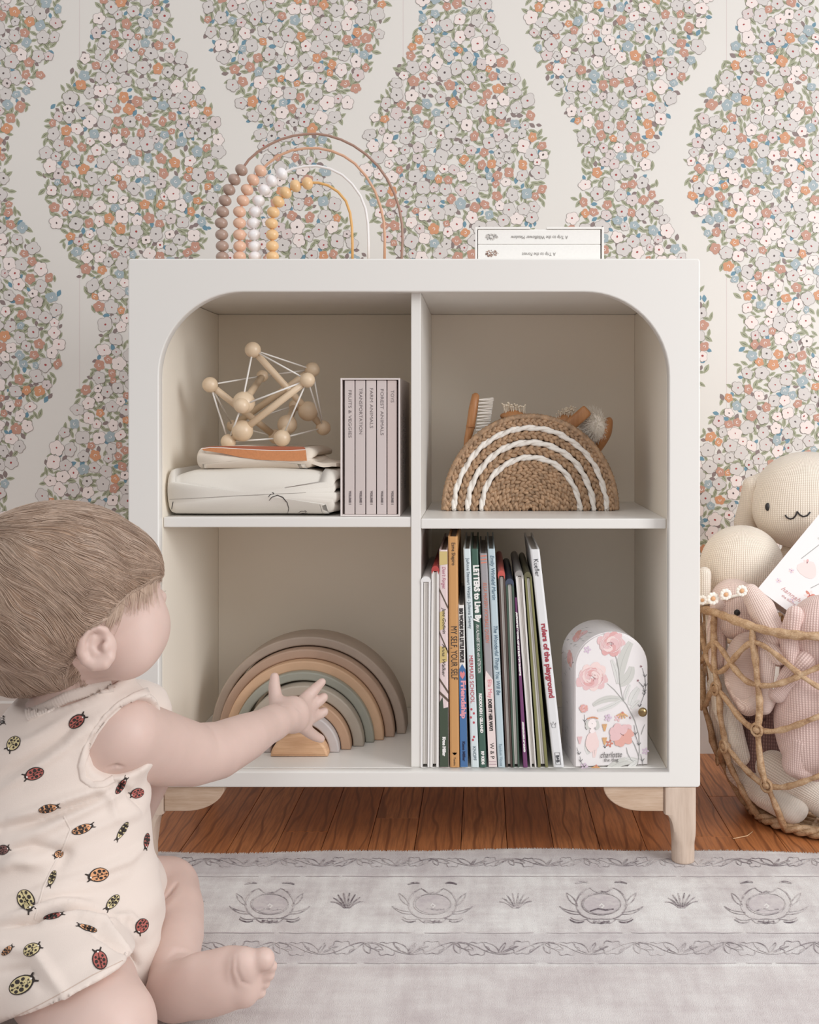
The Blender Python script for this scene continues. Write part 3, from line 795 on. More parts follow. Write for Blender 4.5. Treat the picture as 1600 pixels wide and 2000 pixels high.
b_.grid([[P(*zpx(*p), 1.4494) for p in top_e], [P(*zpx(p[0], p[1] - 3.5), 1.4494) for p in top_e]], 1)
b_.grid([[P(*zpx(p[0], p[1] - 3.5), 1.4496) for p in top_e], [P(*zpx(330, 714), 1.452), P(*zpx(380, 712), 1.452), P(*zpx(440, 711), 1.453), P(*zpx(520, 711), 1.453), P(*zpx(620, 712), 1.453), P(*zpx(720, 713), 1.453), P(*zpx(820, 714), 1.453), P(*zpx(905, 716), 1.452)]], 2)
b_.build('rust_panel', [m_rust, mat('blanket_trim_white', srgb(240, 234, 226), .8), mat('blanket_dark_rust', srgb(160, 92, 66), 0.85)], fb2)
b = MB(); fx, fz = P(606, 0, 1.46).x, P(0, 915, 1.46).z
rows = [[(fx + .045 * i / 8 - .01, 1.46 + .13 * j / 6, fz + .0115 - 0.0055 * i / 8 + .0015 * math.sin(i + j)) for j in range(7)] for i in range(9)]
rows2 = [[(x, y, z - .005) for (x, y, z) in r] for r in rows]
b.grid(rows, 0); b.grid([r[::-1] for r in rows2], 0)
b.grid([rows[-1], rows2[-1]]); b.grid([[r[0] for r in rows], [r[0] for r in rows2]]); 
b.build('loose_corner', m_cloth2, fb2, True)

# ------------------------------------------------------------------ wooden rod-and-bead rattle
m_skw = mat('natural_maple', srgb(222, 198, 168), 0.38, var=0.05, vscale=40, coat=.15); m_elas = mat('white_elastic', srgb(236, 232, 226), 0.7)
sk = empty('skwish_rattle', P(520, 872, 1.52), 'wooden rod, bead and elastic grasping toy balanced on the folded blankets', 'toy')
sk.name = 'grasping_rattle'
def q3(x, y, d): return P(*zpx(x, y), d)
ends = dict(a=(597, 133, 1.50, 48), h2=(1020, 602, 1.55, 45), d=(925, 315, 1.475, 46), f2=(450, 685, 1.50, 46), b=(340, 343, 1.49, 47), g2=(735, 655, 1.56, 44),
            c=(955, 252, 1.56, 45), e2=(475, 590, 1.60, 36), e=(530, 468, 1.47, 47), i=(655, 290, 1.58, 36), j=(848, 468, 1.57, 35), k=(772, 664, 1.49, 51))
# rods on the blanket: keep the lowest balls resting on it
EP = {n: q3(*v[:3]) for n, v in ends.items()}
rods = [('a', 'h2'), ('d', 'f2'), ('b', 'g2'), ('c', 'e2'), ('e', 'i'), ('j', 'k')]
beads = {('a', 'h2'): [(.78, 62)], ('d', 'f2'): [(.82, 64)], ('b', 'g2'): [], ('c', 'e2'): [], ('e', 'i'): [(.10, 66)], ('j', 'k'): [(.60, 60)]}
for (a, c_) in rods:
    pa, pb = EP[a], EP[c_]
    b = MB(); b.tube([pa, pa.lerp(pb, .5), pb], M(6.9, 1.5), 14); b.build('rod', m_skw, sk, True)
    for n in (a, c_):
        b = MB(); v = ends[n]; b.sphere(EP[n], M(v[3] * .325, v[2]), 0, 24, 14); b.build('end_ball', m_skw, sk, True)
    for (t, r) in beads[(a, c_)]:
        b = MB(); b.sphere(pa.lerp(pb, t), M(r * .325, 1.5), 0, 24, 14); b.build('sliding_bead', m_skw, sk, True)
def surf(n, to):
    p = EP[n]; dv = (EP[to] - p).normalized(); return p + dv * M(ends[n][3] * .325 * .8, ends[n][2])
for (a, c_) in [('a', 'd'), ('a', 'c'), ('a', 'e'), ('d', 'e'), ('b', 'i'), ('b', 'f2'), ('d', 'k'), ('d', 'h2'), ('k', 'h2'), ('f2', 'k'), ('e', 'f2'), ('c', 'h2'), ('b', 'e2'), ('e2', 'g2'), ('c', 'i'), ('e2', 'j')]:
    b = MB(); b.tube([surf(a, c_), surf(c_, a)], 0.0012, 6); b.build('elastic', m_elas, sk, True)

# ------------------------------------------------------------------ slipcase of five board books
m_case = mat('pale_slipcase', srgb(226, 216, 212), 0.6)
CD = 1.448
cx0, cx1, cz0, cz1 = P(665, 0, CD).x, P(781.5, 0, CD).x, ST + .0003, P(0, 738.5, CD).z
t = empty('book_slipcase', ((cx0 + cx1) / 2, CD, cz0), 'pale pinkish slipcase standing beside the blankets in the upper left cubby', 'book box')
th = .0022
boxo('case_wall', cx0, cx0 + th, CD, CD + .19, cz0, cz1, m_case, t, .0004); boxo('case_wall', cx1 - th, cx1, CD, CD + .19, cz0, cz1, m_case, t, .0004)
boxo('case_wall', cx0 + th, cx1 - th, CD, CD + .19, cz1 - th, cz1 - .0001, m_case, t, .0004); boxo('case_wall', cx0 + th, cx1 - th, CD, CD + .19, cz0 + .0001, cz0 + th, m_case, t, .0004)
boxo('case_wall', cx0 + th, cx1 - th, CD + .187, CD + .1899, cz0 + th, cz1 - th, m_case, t, 0)
lettering([('FRUITS & VEGGIES', (cx1 + .0001, CD + .03 + .03 * i, (cz0 + cz1) / 2 - .01 + .02 * (i % 2)), (0, 0, -1), (0, 1, 0), .10 - .02 * (i % 2), .008, {}, 0) for i in range(3)], 'side_lettering', m_gtext, t)
names = [('FRUITS & VEGGIES', 93), ('TRANSPORTATION', 90), ('FARM ANIMALS', 78), ('FOREST ANIMALS', 90), ('TOYS', 24)]
tops = [762, 758, 758, 760, 762]
edges = [672, 693, 714, 735, 755.5, 775.5]
bcol = [(206, 194, 190), (204, 192, 188), (208, 196, 192), (205, 193, 190), (204, 188, 183)]
for i in range(5):
    a, c = P(edges[i], 0, CD).x + .0006, P(edges[i + 1], 0, CD).x - .0006
    t = empty('board_book', ((a + c) / 2, CD + .002, cz0 + th), 'pinkish grey board book with the spine title %s in the slipcase' % names[i][0], 'book', 'board books in the pale slipcase')
    boxo('cover', a, c, CD + .002, CD + .184, cz0 + th + .0002, cz1 - th - .0006, mat('linen_spine_%d' % i, srgb(*bcol[i]), 0.7, bump=.25, bscale=1200, bdist=.0003), t, .0009)
    xc = (a + c) / 2 + M(1, CD); zt = P(0, tops[i], CD).z; L = M(names[i][1], CD)
    lettering([(names[i][0], (xc, CD + .00185, zt - L / 2), (0, 0, -1), (1, 0, 0), L, M(6.6, CD), {}, 0),
               ('VOLUME 1', (xc, CD + .00185, P(0, 972, CD).z), (0, 0, -1), (1, 0, 0), M(27, CD), M(4.2, CD), dict(bold=.0003), 0)], 'spine_lettering', mat('taupe_print', srgb(122, 112, 112), .7), t)

# ------------------------------------------------------------------ woven rainbow basket with brushes
def straw(name, c):
    m = bpy.data.materials.new(name); m.use_nodes = True; q = NT(m); bs = q.n['Principled BSDF']
    v = q.coord(); n = q.noise(v, 160, 4, .7); n2 = q.noise(v, 1100, 2)
    d = tuple(x * .55 for x in srgb(*c)[:3]) + (1,); l = tuple(min(1, x * 1.25) for x in srgb(*c)[:3]) + (1,)
    q.link(q.ramp(n, [(.32, d), (.62, l)]), bs.inputs['Base Color']); bs.inputs['Roughness'].default_value = .6
    q.link(q.bump(n2, .5, .0006), bs.inputs['Normal']); return m
m_straw = straw('paper_rope_tan', (172, 140, 110)); m_wstraw = mat('paper_rope_white', srgb(238, 232, 224), .6, bump=.5, bscale=500, bdist=.0008)
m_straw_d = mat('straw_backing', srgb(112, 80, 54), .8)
WD = 1.562; wc = P(1036, 992, WD); wc.z = ST - .002 + .0006; ZU = .3125
wb = empty('woven_basket', (wc.x, WD + .05, wc.z), 'half-round tan woven basket with three white rainbow stripes in the upper right cubby', 'basket')
def arcp(r, y, n, squash=1.0): return [Vector((wc.x + r * math.cos(a), y, wc.z + r * squash * math.sin(a) + .0005)) for a in [math.pi - math.pi * i / n for i in range(n + 1)]]
SQ = 1.085
def braid(b, r, y, wdt, pitch, mi, th_=None, strands=3):
    n = max(14, int(math.pi * r / .0013)); base = arcp(1.0, y, n); L = math.pi * r
    for k in range(strands):
        pts = []; rad = []
        for i in range(n + 1):
            a = math.pi - math.pi * i / n; s = L * i / n; ph = s / pitch * 2 * math.pi + k * 2 * math.pi / strands
            o = wdt * (.32 if strands == 3 else .17) * math.sin(ph); dy = -wdt * (.20 * math.sin(2 * ph) if strands == 3 else .2 * math.cos(ph))
            rr = r + o
            zz = wc.z + rr * SQ * math.sin(a)
            pts.append(Vector((wc.x + rr * math.cos(a) + .0006 * math.sin(s * 90 + r * 999), y + dy, max(wc.z + wdt * .2, zz)))); rad.append(wdt * (.28 if strands == 3 else .36) * (1 + .08 * math.sin(s * 700 + k)))
        b.tube(pts, rad, 6, mi, cap=True)
u_ = lambda z: M(z * ZU * .968, WD)
b = MB()
rr_ = [(528, 40), (450, 42), (360, 44), (275, 42), (236, 40), (197, 40), (158, 40), (119, 40), (80, 40), (40, 40)]
for i, (r, wd_) in enumerate(rr_): braid(b, u_(r), WD, u_(wd_) * 1.12, .024 + .003 * (i % 3), 0)
b.build('front_panel', m_straw, wb, True)
b = MB(); rim = arcp(u_(556), WD, 150)
b.tube([Vector((p.x, p.y, wc.z + (p.z - wc.z) * SQ + .0004)) for p in rim], lambda t: u_(20) * (1 + .13 * math.sin(t * 420)), 10, 0, twist=.5); b.build('rim', m_straw, wb, True)
for (r, wd_) in ((492, 40), (405, 42), (316, 40)):
    b = MB(); braid(b, u_(r), WD - .0012, u_(wd_) * 1.05, .046, 0, strands=2); b.build('white_stripe', m_wstraw, wb, True)
# lining that closes the gaps, back panel, bottom
b = MB(); a_ = [(p.x, wc.z + (p.z - wc.z) * SQ) for p in arcp(u_(550), 0, 40)]
me = curve_mesh([[(x, z) for x, z in a_][::-1]], .0015); me.transform(Matrix.Translation((0, WD + .005, 0))); put('backing', me, m_straw_d, wb)
b = MB()
for r in (528, 490, 450, 405, 360, 316, 275, 236, 197, 158, 119, 80, 40): braid(b, u_(r), WD + .085, u_(44), .02, 0)
rim = arcp(u_(556), WD + .085, 120); b.tube([Vector((p.x, p.y, wc.z + (p.z - wc.z) * SQ + .0004)) for p in rim], lambda t: u_(20) * (1 + .13 * math.sin(t * 420)), 8, 0)
b.build('back_panel', m_straw, wb, True)
boxo('bottom', wc.x - u_(540), wc.x + u_(540), WD + .007, WD + .08, wc.z, wc.z + .004, m_straw_d, wb, .001)
rows = [[Vector((p.x, y, wc.z + (p.z - wc.z) * SQ)) for p in arcp(u_(545), 0, 80)[0:26]] for y in [WD + .007 + .073 * i / 8 for i in range(9)]]
b = MB(); b.grid(rows); rows = [[Vector((2 * wc.x - p.x, p.y, p.z)) for p in r] for r in rows]; b.grid(rows); b.build('gusset', m_straw_d, wb, True)

m_bam = wood('bamboo_handle', srgb(176, 120, 74), srgb(200, 144, 96), (5, 5, .6), .42); m_brist = mat('white_bristle', srgb(250, 244, 236), .7); m_pin = mat('pale_pin', srgb(242, 228, 206), .5)
def w3(x, y, d): return P(820 + x * .3125, 720 + y * .3125, d)
# 1 nail/bath brush upright at the left
t = empty('hair_brush', w3(320, 600, 1.60), 'upright bamboo brush with white tufts at the left end of the woven basket', 'brush', 'brushes in the woven basket')
b = MB(); b.tube([w3(285, 620, 1.60), w3(300, 440, 1.60), w3(318, 360, 1.60), w3(335, 250, 1.60), w3(350, 165, 1.60), w3(352, 152, 1.60)], [u_(24), u_(24), u_(29), u_(31), u_(25), u_(10)], 16); b.build('handle', m_bam, t, True)
b = MB(); b.tube([w3(296, 362, 1.60), w3(346, 372, 1.60)], u_(5), 10); b.tube([w3(318 + 28 * math.cos(a), 358 + 6 * math.sin(a), 1.60 - .009 * math.sin(a)) for a in [i * .63 for i in range(10)]], u_(3), 6, closed=True); b.build('ring_groove', m_bam, t, True)
b = MB(); rr = random.Random(2)
for i in range(11):
    y = 195 + i * 21
    for dd in (-.006, 0, .006):
        for k in range(16):
            a = rr.uniform(-1, 1); p0 = w3(370 - (y - 195) * .10, y + a * 2, 1.60 + dd); p1 = w3(460 - (y - 195) * .14 + rr.uniform(-5, 3), y + a * 11 - 4, 1.60 + dd + rr.uniform(-.003, .003))
            b.tube([p0, p1], [.0005, .00035], 4, cap=False)
o = b.build('bristles', m_brist, t, True); o['kind'] = 'stuff'
# 2 and 3 pin brushes
def pinbrush(cx, cy, rx, ry, ang, d, lab, pins, up, s2):
    t = empty('hair_brush', w3(cx, cy + 60, d), lab, 'brush', 'brushes in the woven basket')
    S = Sdf(); c = w3(cx, cy, d); ca, sa = math.cos(ang), math.sin(ang)
    S.ell(c, (u_(rx), .011, u_(ry)), rot=((ca, 0, sa), (0, 1, 0), (-sa, 0, ca))); S.cone(c, c + Vector((-sa * u_(150) * s2, .004, -ca * u_(120))), u_(34), u_(20), .01)
    V, Fc = S.mesh(.0016); put('handle', np_mesh('handle', V, Fc), m_bam, t)
    b = MB(); hb = MB(); rr = random.Random(int(cx))
    for i in range(pins):
        a = rr.uniform(0, 6.28); r = rr.random() ** .5; p = c + Vector((r * math.cos(a) * u_(rx) * .85 * ca, -.002 + .004 * math.sin(a) * r, r * math.sin(a) * u_(ry) * .5 + r * math.cos(a) * u_(rx) * .85 * sa))
        e = p + Vector((up[0] + rr.uniform(-.25, .25), rr.uniform(-.5, .1), up[1])).normalized() * u_(75)
        b.tube([p, e], .00055, 5); hb.sphere(e, .0014, 0, 8, 6)
    o = b.build('pins', m_pin, t, True); hb.v and None
    o2 = hb.build('pin_tips', m_pin, t, True)
pinbrush(590, 300, 95, 34, -.05, 1.605, 'low bamboo pin brush peeking over the top middle of the woven basket', 34, (-.1, 1), 0)
pinbrush(900, 330, 80, 40, .30, 1.615, 'pin brush with ball-tipped pins behind the wooden bar, right of the basket top', 34, (.12, 1), 0)
t = empty('wooden_comb', w3(970, 330, 1.585), 'short flat bamboo handle slanting out of the basket between pin brush and soft brush', 'comb')
b = MB(); mx = Matrix.Translation(w3(955, 340, 1.588)) @ Matrix.Rotation(-.72, 4, 'Y'); b.box(-.033, .030, -.005, .005, -.0088, .0088, 0, .004, mx); b.build('handle', m_bam, t, True)
# 4 soft brush
t = empty('hair_brush', w3(1120, 460, 1.62), 'soft fluffy white brush with rounded bamboo back at the right end of the woven basket', 'brush', 'brushes in the woven basket')
S = Sdf(); c = w3(1150, 400, 1.618); an = -.42; ca, sa = math.cos(an), math.sin(an)
S.ell(c, (u_(44), .017, u_(112)), rot=((ca, 0, sa), (0, 1, 0), (-sa, 0, ca))); S.cone(c, w3(1080, 560, 1.62), u_(36), u_(26), .01)
V, Fc = S.mesh(.0018); put('handle', np_mesh('handle', V, Fc), m_bam, t)
b = MB(); rr = random.Random(9)
bc_ = w3(1092, 352, 1.606)
b.sphere(bc_, u_(70), 0, 20, 12, (1.0, .8, 1.35), Matrix.Rotation(-.35, 4, 'Y'))
for i in range(1700):
    a1 = rr.uniform(0, 6.28); z1 = rr.uniform(-1, 1); r1 = math.sqrt(1 - z1 * z1)
    dv = Matrix.Rotation(-.35, 4, 'Y') @ Vector((r1 * math.cos(a1), .8 * r1 * math.sin(a1), 1.35 * z1))
    base = bc_ + dv * u_(56); tip = bc_ + dv * u_(rr.uniform(80, 96)) + Vector((-.003 + rr.uniform(-.003, .003), -.001, rr.uniform(-.003, .005)))
    b.tube([base, base.lerp(tip, .5) + Vector((0, 0, .0012)), tip], [.00045, .0004, .0002], 3, cap=False)
o = b.build('bristles', mat('soft_bristle', srgb(252, 246, 236), .75), t, True); o['kind'] = 'stuff'

# ------------------------------------------------------------------ stacking rainbow
FZ = OZ0 + 0.0003
acols = [('outermost', 'warm grey', (178, 162, 148)), ('second', 'dusty taupe', (186, 158, 138)), ('third', 'tan', (210, 174, 142)), ('fourth', 'sage green', (158, 158, 146)),
         ('fifth', 'pale greige', (176, 166, 152)), ('sixth', 'light brown', (192, 156, 128)), ('seventh', 'lilac grey', (196, 188, 186))]
adat = [(602, 190, 172.5, 1.592), (598, 172, 154, 1.575), (594, 155, 136, 1.560), (592.5, 138, 121, 1.549), (591, 119, 98.5, 1.530), (588, 97, 78, 1.515), (586, 76.5, 57, 1.502)]
for i, ((o_, cn, cc), (cx, ro_, ri, d)) in enumerate(zip(acols, adat)):
    sc_ = 1.0; X = P(cx, 0, d).x; a0, a1 = M(ro_, d), M(ri, d); n = 48
    if i == 0: zf = 1.0
    loop = [(X + a0 * math.cos(t), FZ + a0 * math.sin(t)) for t in [math.pi * k / n for k in range(n + 1)]] + [(X + a1 * math.cos(t), FZ + a1 * math.sin(t)) for t in [math.pi - math.pi * k / n for k in range(n + 1)]]
    o = prism('rainbow_arch', [loop], d, d + .060, mat('arch_paint_%s' % cn.replace(' ', '_'), srgb(*cc), .5, var=.05, vscale=35), None, .0022)
    tag(o, '%s painted wooden arch, %s of the nested stacking rainbow' % (cn, o_ if o_ == 'outermost' else o_ + ' from the outside'), 'toy', 'arches of the stacking rainbow')
d = 1.483; X = P(584, 0, d).x; a0 = M(56, d); n = 30; hcut = a0
loop = [(X + a0 * math.cos(t), FZ + M(43, d) * math.sin(t)) for t in [math.pi * k / n for k in range(n + 1)]]
o = prism('rainbow_block', [loop], d, d + .06, wood('natural_block_wood', srgb(200, 154, 116), srgb(224, 184, 146), (.6, 3, 9), .55), None, .003)
tag(o, 'solid natural wood half-round block at the centre of the stacking rainbow', 'toy')

# ------------------------------------------------------------------ books in the lower right cubby
SD = 1.437
def bk(px, py): return P(px, py, SD)
m_page = mat('page_white', srgb(228, 224, 218), .8)
def book(name, tl, tr, bl, br, col, label, kind='spine', texts=(), depth=.215, extra=None, col2=None, cover_rough=.4):
    """tl,tr: pixel corners of the top; bl,br: x pixels at the cubby floor"""
    z0 = OZ0 + .0006
    T0, T1 = bk(*tl), bk(*tr); B0 = Vector((P(bl, 0, SD).x, SD, z0)); B1 = Vector((P(br, 0, SD).x, SD, z0))
    T1.z = T0.z = (T0.z + T1.z) / 2
    t = empty(name, (B0.x, SD, z0), label, 'book', 'picture books in the lower right cubby')
    mc = mat('cover_' + '_'.join(map(str, col)), srgb(*col), cover_rough)
    mc2 = mat('cover_' + '_'.join(map(str, col2)), srgb(*col2), cover_rough) if col2 else mc
    W = (T1 - T0).length; th = min(.0022, W * .22)
    def slab(f0, f1, za, zb, y0, y1, m, nm, bev=.0004):
        # sheared box between fractions f0,f1 across and za,zb up
        b = MB(); b.box(0, 1, y0, y1, 0, 1, 0)
        for i, v in enumerate(b.v):
            f = f0 + (f1 - f0) * v[0]; q = za + (zb - za) * v[2]
            lo = B0.lerp(B1, f); hi = T0.lerp(T1, f); p = lo.lerp(hi, q); b.v[i] = (p.x, v[1], p.z)
        o = b.build(nm, m, t)
        if bev:
            bm = bmesh.new(); bm.from_mesh(o.data); bmesh.ops.bevel(bm, geom=list(bm.edges), offset=bev, segments=1, affect='EDGES'); bm.to_mesh(o.data); bm.free()
        return o
    fr_ = th / W
    if kind == 'spine':
        b = MB()
        # wrap-around cover: U in plan view (spine to camera, slightly rounded)
        prof_o = [(0, depth), (0, .0022), (.06, .0006), (.2, 0), (.8, 0), (.94, .0006), (1, .0022), (1, depth)]
        prof_i = [(1 - fr_, depth), (1 - fr_, th * 1.4), (fr_, th * 1.4), (fr_, depth)]
        ring = prof_o + prof_i; lo = []; hi = []
        for (f, yy) in ring:
            a = B0.lerp(B1, f); c = T0.lerp(T1, f); lo.append((a.x, SD + yy, a.z)); hi.append((c.x, SD + yy, c.z))
        b.grid([lo, hi], 0, closev=True)
        idx = [(0, 1, 10, 11), (1, 2, 10), (2, 3, 10), (3, 4, 9, 10), (4, 5, 9), (5, 6, 9), (6, 7, 8, 9)]
        for q in idx: b.poly([lo[k] for k in q]); b.poly([hi[k] for k in q][::-1])
        b.build('cover', mc, t)
        slab(fr_ * 1.05, 1 - fr_ * 1.05, .012, .982, SD + th * 1.5, SD + depth - .004, m_page, 'pages', 0)
    else:
        # spine uppermost, lower edge of the book towards the room: two boards, pages between, rounded spine on top
        slab(0, fr_ * 1.3, 0.0, .972, SD, SD + depth, mc2, 'cover_board'); slab(1 - fr_ * 1.3, 1, 0.0, .972, SD, SD + depth, mc2, 'cover_board')
        slab(fr_ * 1.5, 1 - fr_ * 1.5, .015, .962, SD + .003, SD + depth - .003, m_page, 'pages', 0)
        for s in range(3):
            f = .3 + .2 * s; slab(f - .02, f + .02, .012, .955, SD + .0026, SD + .02, mat('page_shadow_grey', srgb(168, 160, 154), .9), 'page_gap_shade', 0)  # grey strips paint in the shade between the pages
        b = MB(); n = 10; r0 = []; 
        c = T0.lerp(T1, .5); hw = W / 2 * 1.04
        sec = [(c.x + hw * math.cos(a), c.z - .004 - .0035 + .0060 * math.sin(a)) for a in [math.pi * k / n for k in range(n + 1)]]
        sec += [(c.x - hw * .86, c.z - .013), (c.x - hw * .55, c.z - .0085), (c.x + hw * .55, c.z - .0085), (c.x + hw * .86, c.z - .013)]
        b.grid([[(x, SD - .0002, z) for x, z in sec], [(x, SD + depth, z) for x, z in sec]], 0, closev=True)
        b.poly([(x, SD - .0002, z) for x, z in sec]); b.poly([(x, SD + depth, z) for x, z in sec][::-1])
        b.build('spine', mc, t)
    if texts:
        its = []
        for (s, ya, yb, hpx, mi, kw) in texts:     # ya..yb vertical pixel span of the text
            top, bot = (tl[1] + tr[1]) / 2, 1500.0
            fm = ((ya + yb) / 2 - top) / (bot - top); cc = T0.lerp(T1, .5).lerp(B0.lerp(B1, .5), fm)
            dn = (B0.lerp(B1, .5) - T0.lerp(T1, .5)).normalized(); rt = Vector((-dn.z, 0, dn.x))
            rt = Vector((abs(dn.z), 0, dn.x if dn.z < 0 else -dn.x)); rt = dn.cross(Vector((0, 1, 0))); rt = rt if rt.x > 0 else -rt
            its.append((s, (cc.x, SD - .00035, cc.z), dn, rt, M(yb - ya, SD), M(hpx, SD), kw, mi))
        ms = extra or [m_dk]
        lettering(its, 'spine_lettering', ms, t)
    return t, (T0, T1, B0, B1)
def spine_shape(t, TB, pts, m, name, off=.00025):
    """flat printed patch; pts = (across 0..1, pixel row)"""
    T0, T1, B0, B1 = TB; top = VY - (T0.z - EYE) / SD * F; b = MB()
    out = []
    for f, y in pts:
        q = (y - top) / (1500. - top); p = T0.lerp(T1, f).lerp(B0.lerp(B1, f), q); out.append((p.x, SD - off, p.z))
    b.poly(out, 0); return b.build(name, m, t)
def flatm(n, c): return mat('print_' + n, srgb(*c), .6)
book('picture_book', (822.5, 1124), (841.5, 1124), 821.5, 839, (232, 230, 228), 'all-white picture book spine-up beside the divider, leftmost of the books', 'up', col2=(236, 234, 232))
book('picture_book', (843, 1103), (857.5, 1103), 840, 857, (176, 70, 66), 'white picture book with small red spine cap, second from the divider', 'up', col2=(232, 228, 224))
t, TB = book('picture_book', (858, 1074), (874.5, 1074), 859, 876.5, (226, 208, 206), 'pink, yellow and dark green picture book just left of the tan book',
     texts=[("Don't Forget", 1107, 1150, 7, 0, dict(shear=.3)), ('Jane Godwin', 1187, 1238, 7, 1, dict(shear=.3)), ('Anna Walker', 1258, 1322, 7, 1, dict(shear=.3)), ('Kane Miller', 1440, 1478, 6, 2, dict(bold=.0004))],
     extra=[flatm('pinkscript', (190, 120, 140)), m_dk, flatm('white', (240, 238, 234))])
spine_shape(t, TB, [(.02, 1077), (.98, 1077), (.98, 1102), (.02, 1104)], flatm('straw', (206, 184, 124)), 'spine_print')
spine_shape(t, TB, [(.05, 1196), (.6, 1192), (.55, 1228), (.05, 1232)], flatm('straw', (206, 184, 124)), 'spine_print')
spine_shape(t, TB, [(.05, 1262), (.85, 1266), (.9, 1292), (.05, 1296)], flatm('straw', (206, 184, 124)), 'spine_print')
for a, c in ((1148, 1184), (1232, 1272), (1324, 1350), (1350, 1366)): spine_shape(t, TB, [(.0, a), (1, c), (1, c + 6), (.0, a + 6)], flatm('twig', (96, 82, 70)), 'spine_print')
spine_shape(t, TB, [(.02, 1372), (.35, 1362), (.45, 1384), (.98, 1382), (.98, 1499), (.02, 1499)], flatm('darkgreen', (66, 78, 62)), 'spine_print', .0002)
t, TB = book('picture_book', (875.3, 1048), (894, 1048), 879, 898, (202, 152, 98), 'tan orange picture book MY SELF, YOUR SELF, tallest spine of the row',
     texts=[('Esme Shapiro', 1060, 1104, 7.5, 0, {}), ('MY SELF, YOUR SELF', 1224, 1328, 13, 0, {}), ('Tundra', 1480, 1496, 4, 0, {})])
spine_shape(t, TB, [(.25, 1471), (.5, 1476), (.75, 1471), (.6, 1475), (.5, 1469), (.4, 1475)], m_dk, 'publisher_mark')
t, TB = book('picture_book', (895, 1182), (906.5, 1182), 899.5, 914, (232, 228, 222), 'short white-and-blue book BIG WORDS FOR LITTLE PEOPLE with pink heart', depth=.20,
     texts=[('BIG WORDS FOR LITTLE PEOPLE', 1188, 1294, 7, 0, dict(bold=.0005)), ('Friendship', 1330, 1404, 9.5, 1, dict(bold=.0004)), ('Kane Miller', 1449, 1488, 5, 2, dict(bold=.0003))],
     extra=[m_dk, flatm('rose', (228, 160, 170)), flatm('navy', (38, 48, 78))])
spine_shape(t, TB, [(0, 1308), (.5, 1297), (1, 1308), (1, 1499), (0, 1499)], flatm('blue', (72, 112, 160)), 'spine_print', .0002)
spine_shape(t, TB, [(.1, 1315), (.3, 1311), (.5, 1315), (.7, 1311), (.9, 1315), (.85, 1320), (.5, 1327), (.15, 1320)], flatm('heart', (222, 134, 138)), 'heart_print', .0003)
t, TB = book('picture_book', (905, 1072), (919.5, 1072), 920.5, 936, (214, 224, 226), 'pale blue-white picture book MERMAID SCHOOL with red title',
     texts=[('JoAnne Stewart Wetzel - Julianna Swaney', 1090, 1228, 6.5, 0, {}), ('MERMAID SCHOOL', 1281, 1374, 8, 1, {}), ('KNOPF', 1459, 1486, 6.5, 0, {})],
     extra=[flatm('slate', (96, 112, 122)), flatm('crimson', (188, 72, 84))])
for y, f in ((1386, .3), (1394, .6), (1402, .2), (1412, .55), (1440, .5), (1446, .35)):
    spine_shape(t, TB, [(f + .14 * math.cos(a), y + 2.6 * math.sin(a)) for a in [k * .9 for k in range(7)]], flatm('crimson', (188, 72, 84)), 'spine_print')
book('picture_book', (920, 1072), (934, 1072), 937, 951, (66, 96, 84), 'dark green picture book LETTERS TO LIVE BY with white title',
     texts=[('LETTERS to Live By', 1104, 1216, 11, 0, dict(bold=.0006)), ('AN ALPHABET BOOK with INTENTION', 1220, 1315, 6.5, 0, {}), ('RIDDIOUGH / GILLAND', 1355, 1432, 5.5, 0, dict(bold=.0003)), ('RP KIDS', 1468, 1494, 5.5, 0, dict(bold=.0003))],
     extra=[flatm('white', (240, 238, 234))])
t, TB = book('picture_book', (937, 1081), (951.5, 1081), 955, 971, (160, 156, 158), 'grey-topped pink picture book with coral script, between the dark green and light blue books',
     texts=[('ELLA McKEEN KICKBALL QUEEN', 1138, 1256, 7, 0, dict(shear=.3)), ('Ella May', 1328, 1364, 8, 1, {}), ('DOES IT HER WAY!', 1366, 1428, 6.5, 2, dict(bold=.0004)), ('W & P', 1452, 1483, 8, 2, {})],
     extra=[flatm('coral', (212, 132, 112)), flatm('rose2', (222, 140, 150)), m_dk])
spine_shape(t, TB, [(0, 1330), (.15, 1310), (1, 1328), (1, 1499), (0, 1499)], flatm('blush', (232, 216, 212)), 'spine_print', .0002)
for y in (1085, 1092, 1098): spine_shape(t, TB, [(.1, y), (.9, y - 1), (.9, y + 1.5), (.1, y + 2.5)], flatm('coral', (212, 132, 112)), 'spine_print')
for y in (1488, 1493): spine_shape(t, TB, [(.05, y), (.95, y), (.95, y + 1.2), (.05, y + 1.2)], flatm('mauve', (170, 140, 150)), 'spine_print', .0003)
book('picture_book', (952.5, 1072), (967, 1072), 972.5, 987, (190, 206, 212), 'light blue picture book The Wonderful Things You Will Be',
     texts=[('Emily Winfield Martin', 1085, 1172, 8, 0, dict(shear=.25)), ('The Wonderful Things You Will Be', 1223, 1358, 8, 0, dict(shear=.25)), ('Random House', 1454, 1497, 6.5, 1, {})],
     extra=[flatm('steel', (84, 112, 132)), flatm('steel2', (140, 160, 172))])
book('picture_book', (972.5, 1112), (986.5, 1112), 989, 1001, (196, 92, 84), 'dark brown picture book with coral red spine cap', 'up', col2=(84, 70, 64))
book('picture_book', (987.5, 1128), (1003.5, 1128), 1002, 1015, (70, 78, 96), 'speckled dark green picture book with navy spine cap', 'up', col2=(74, 92, 80))
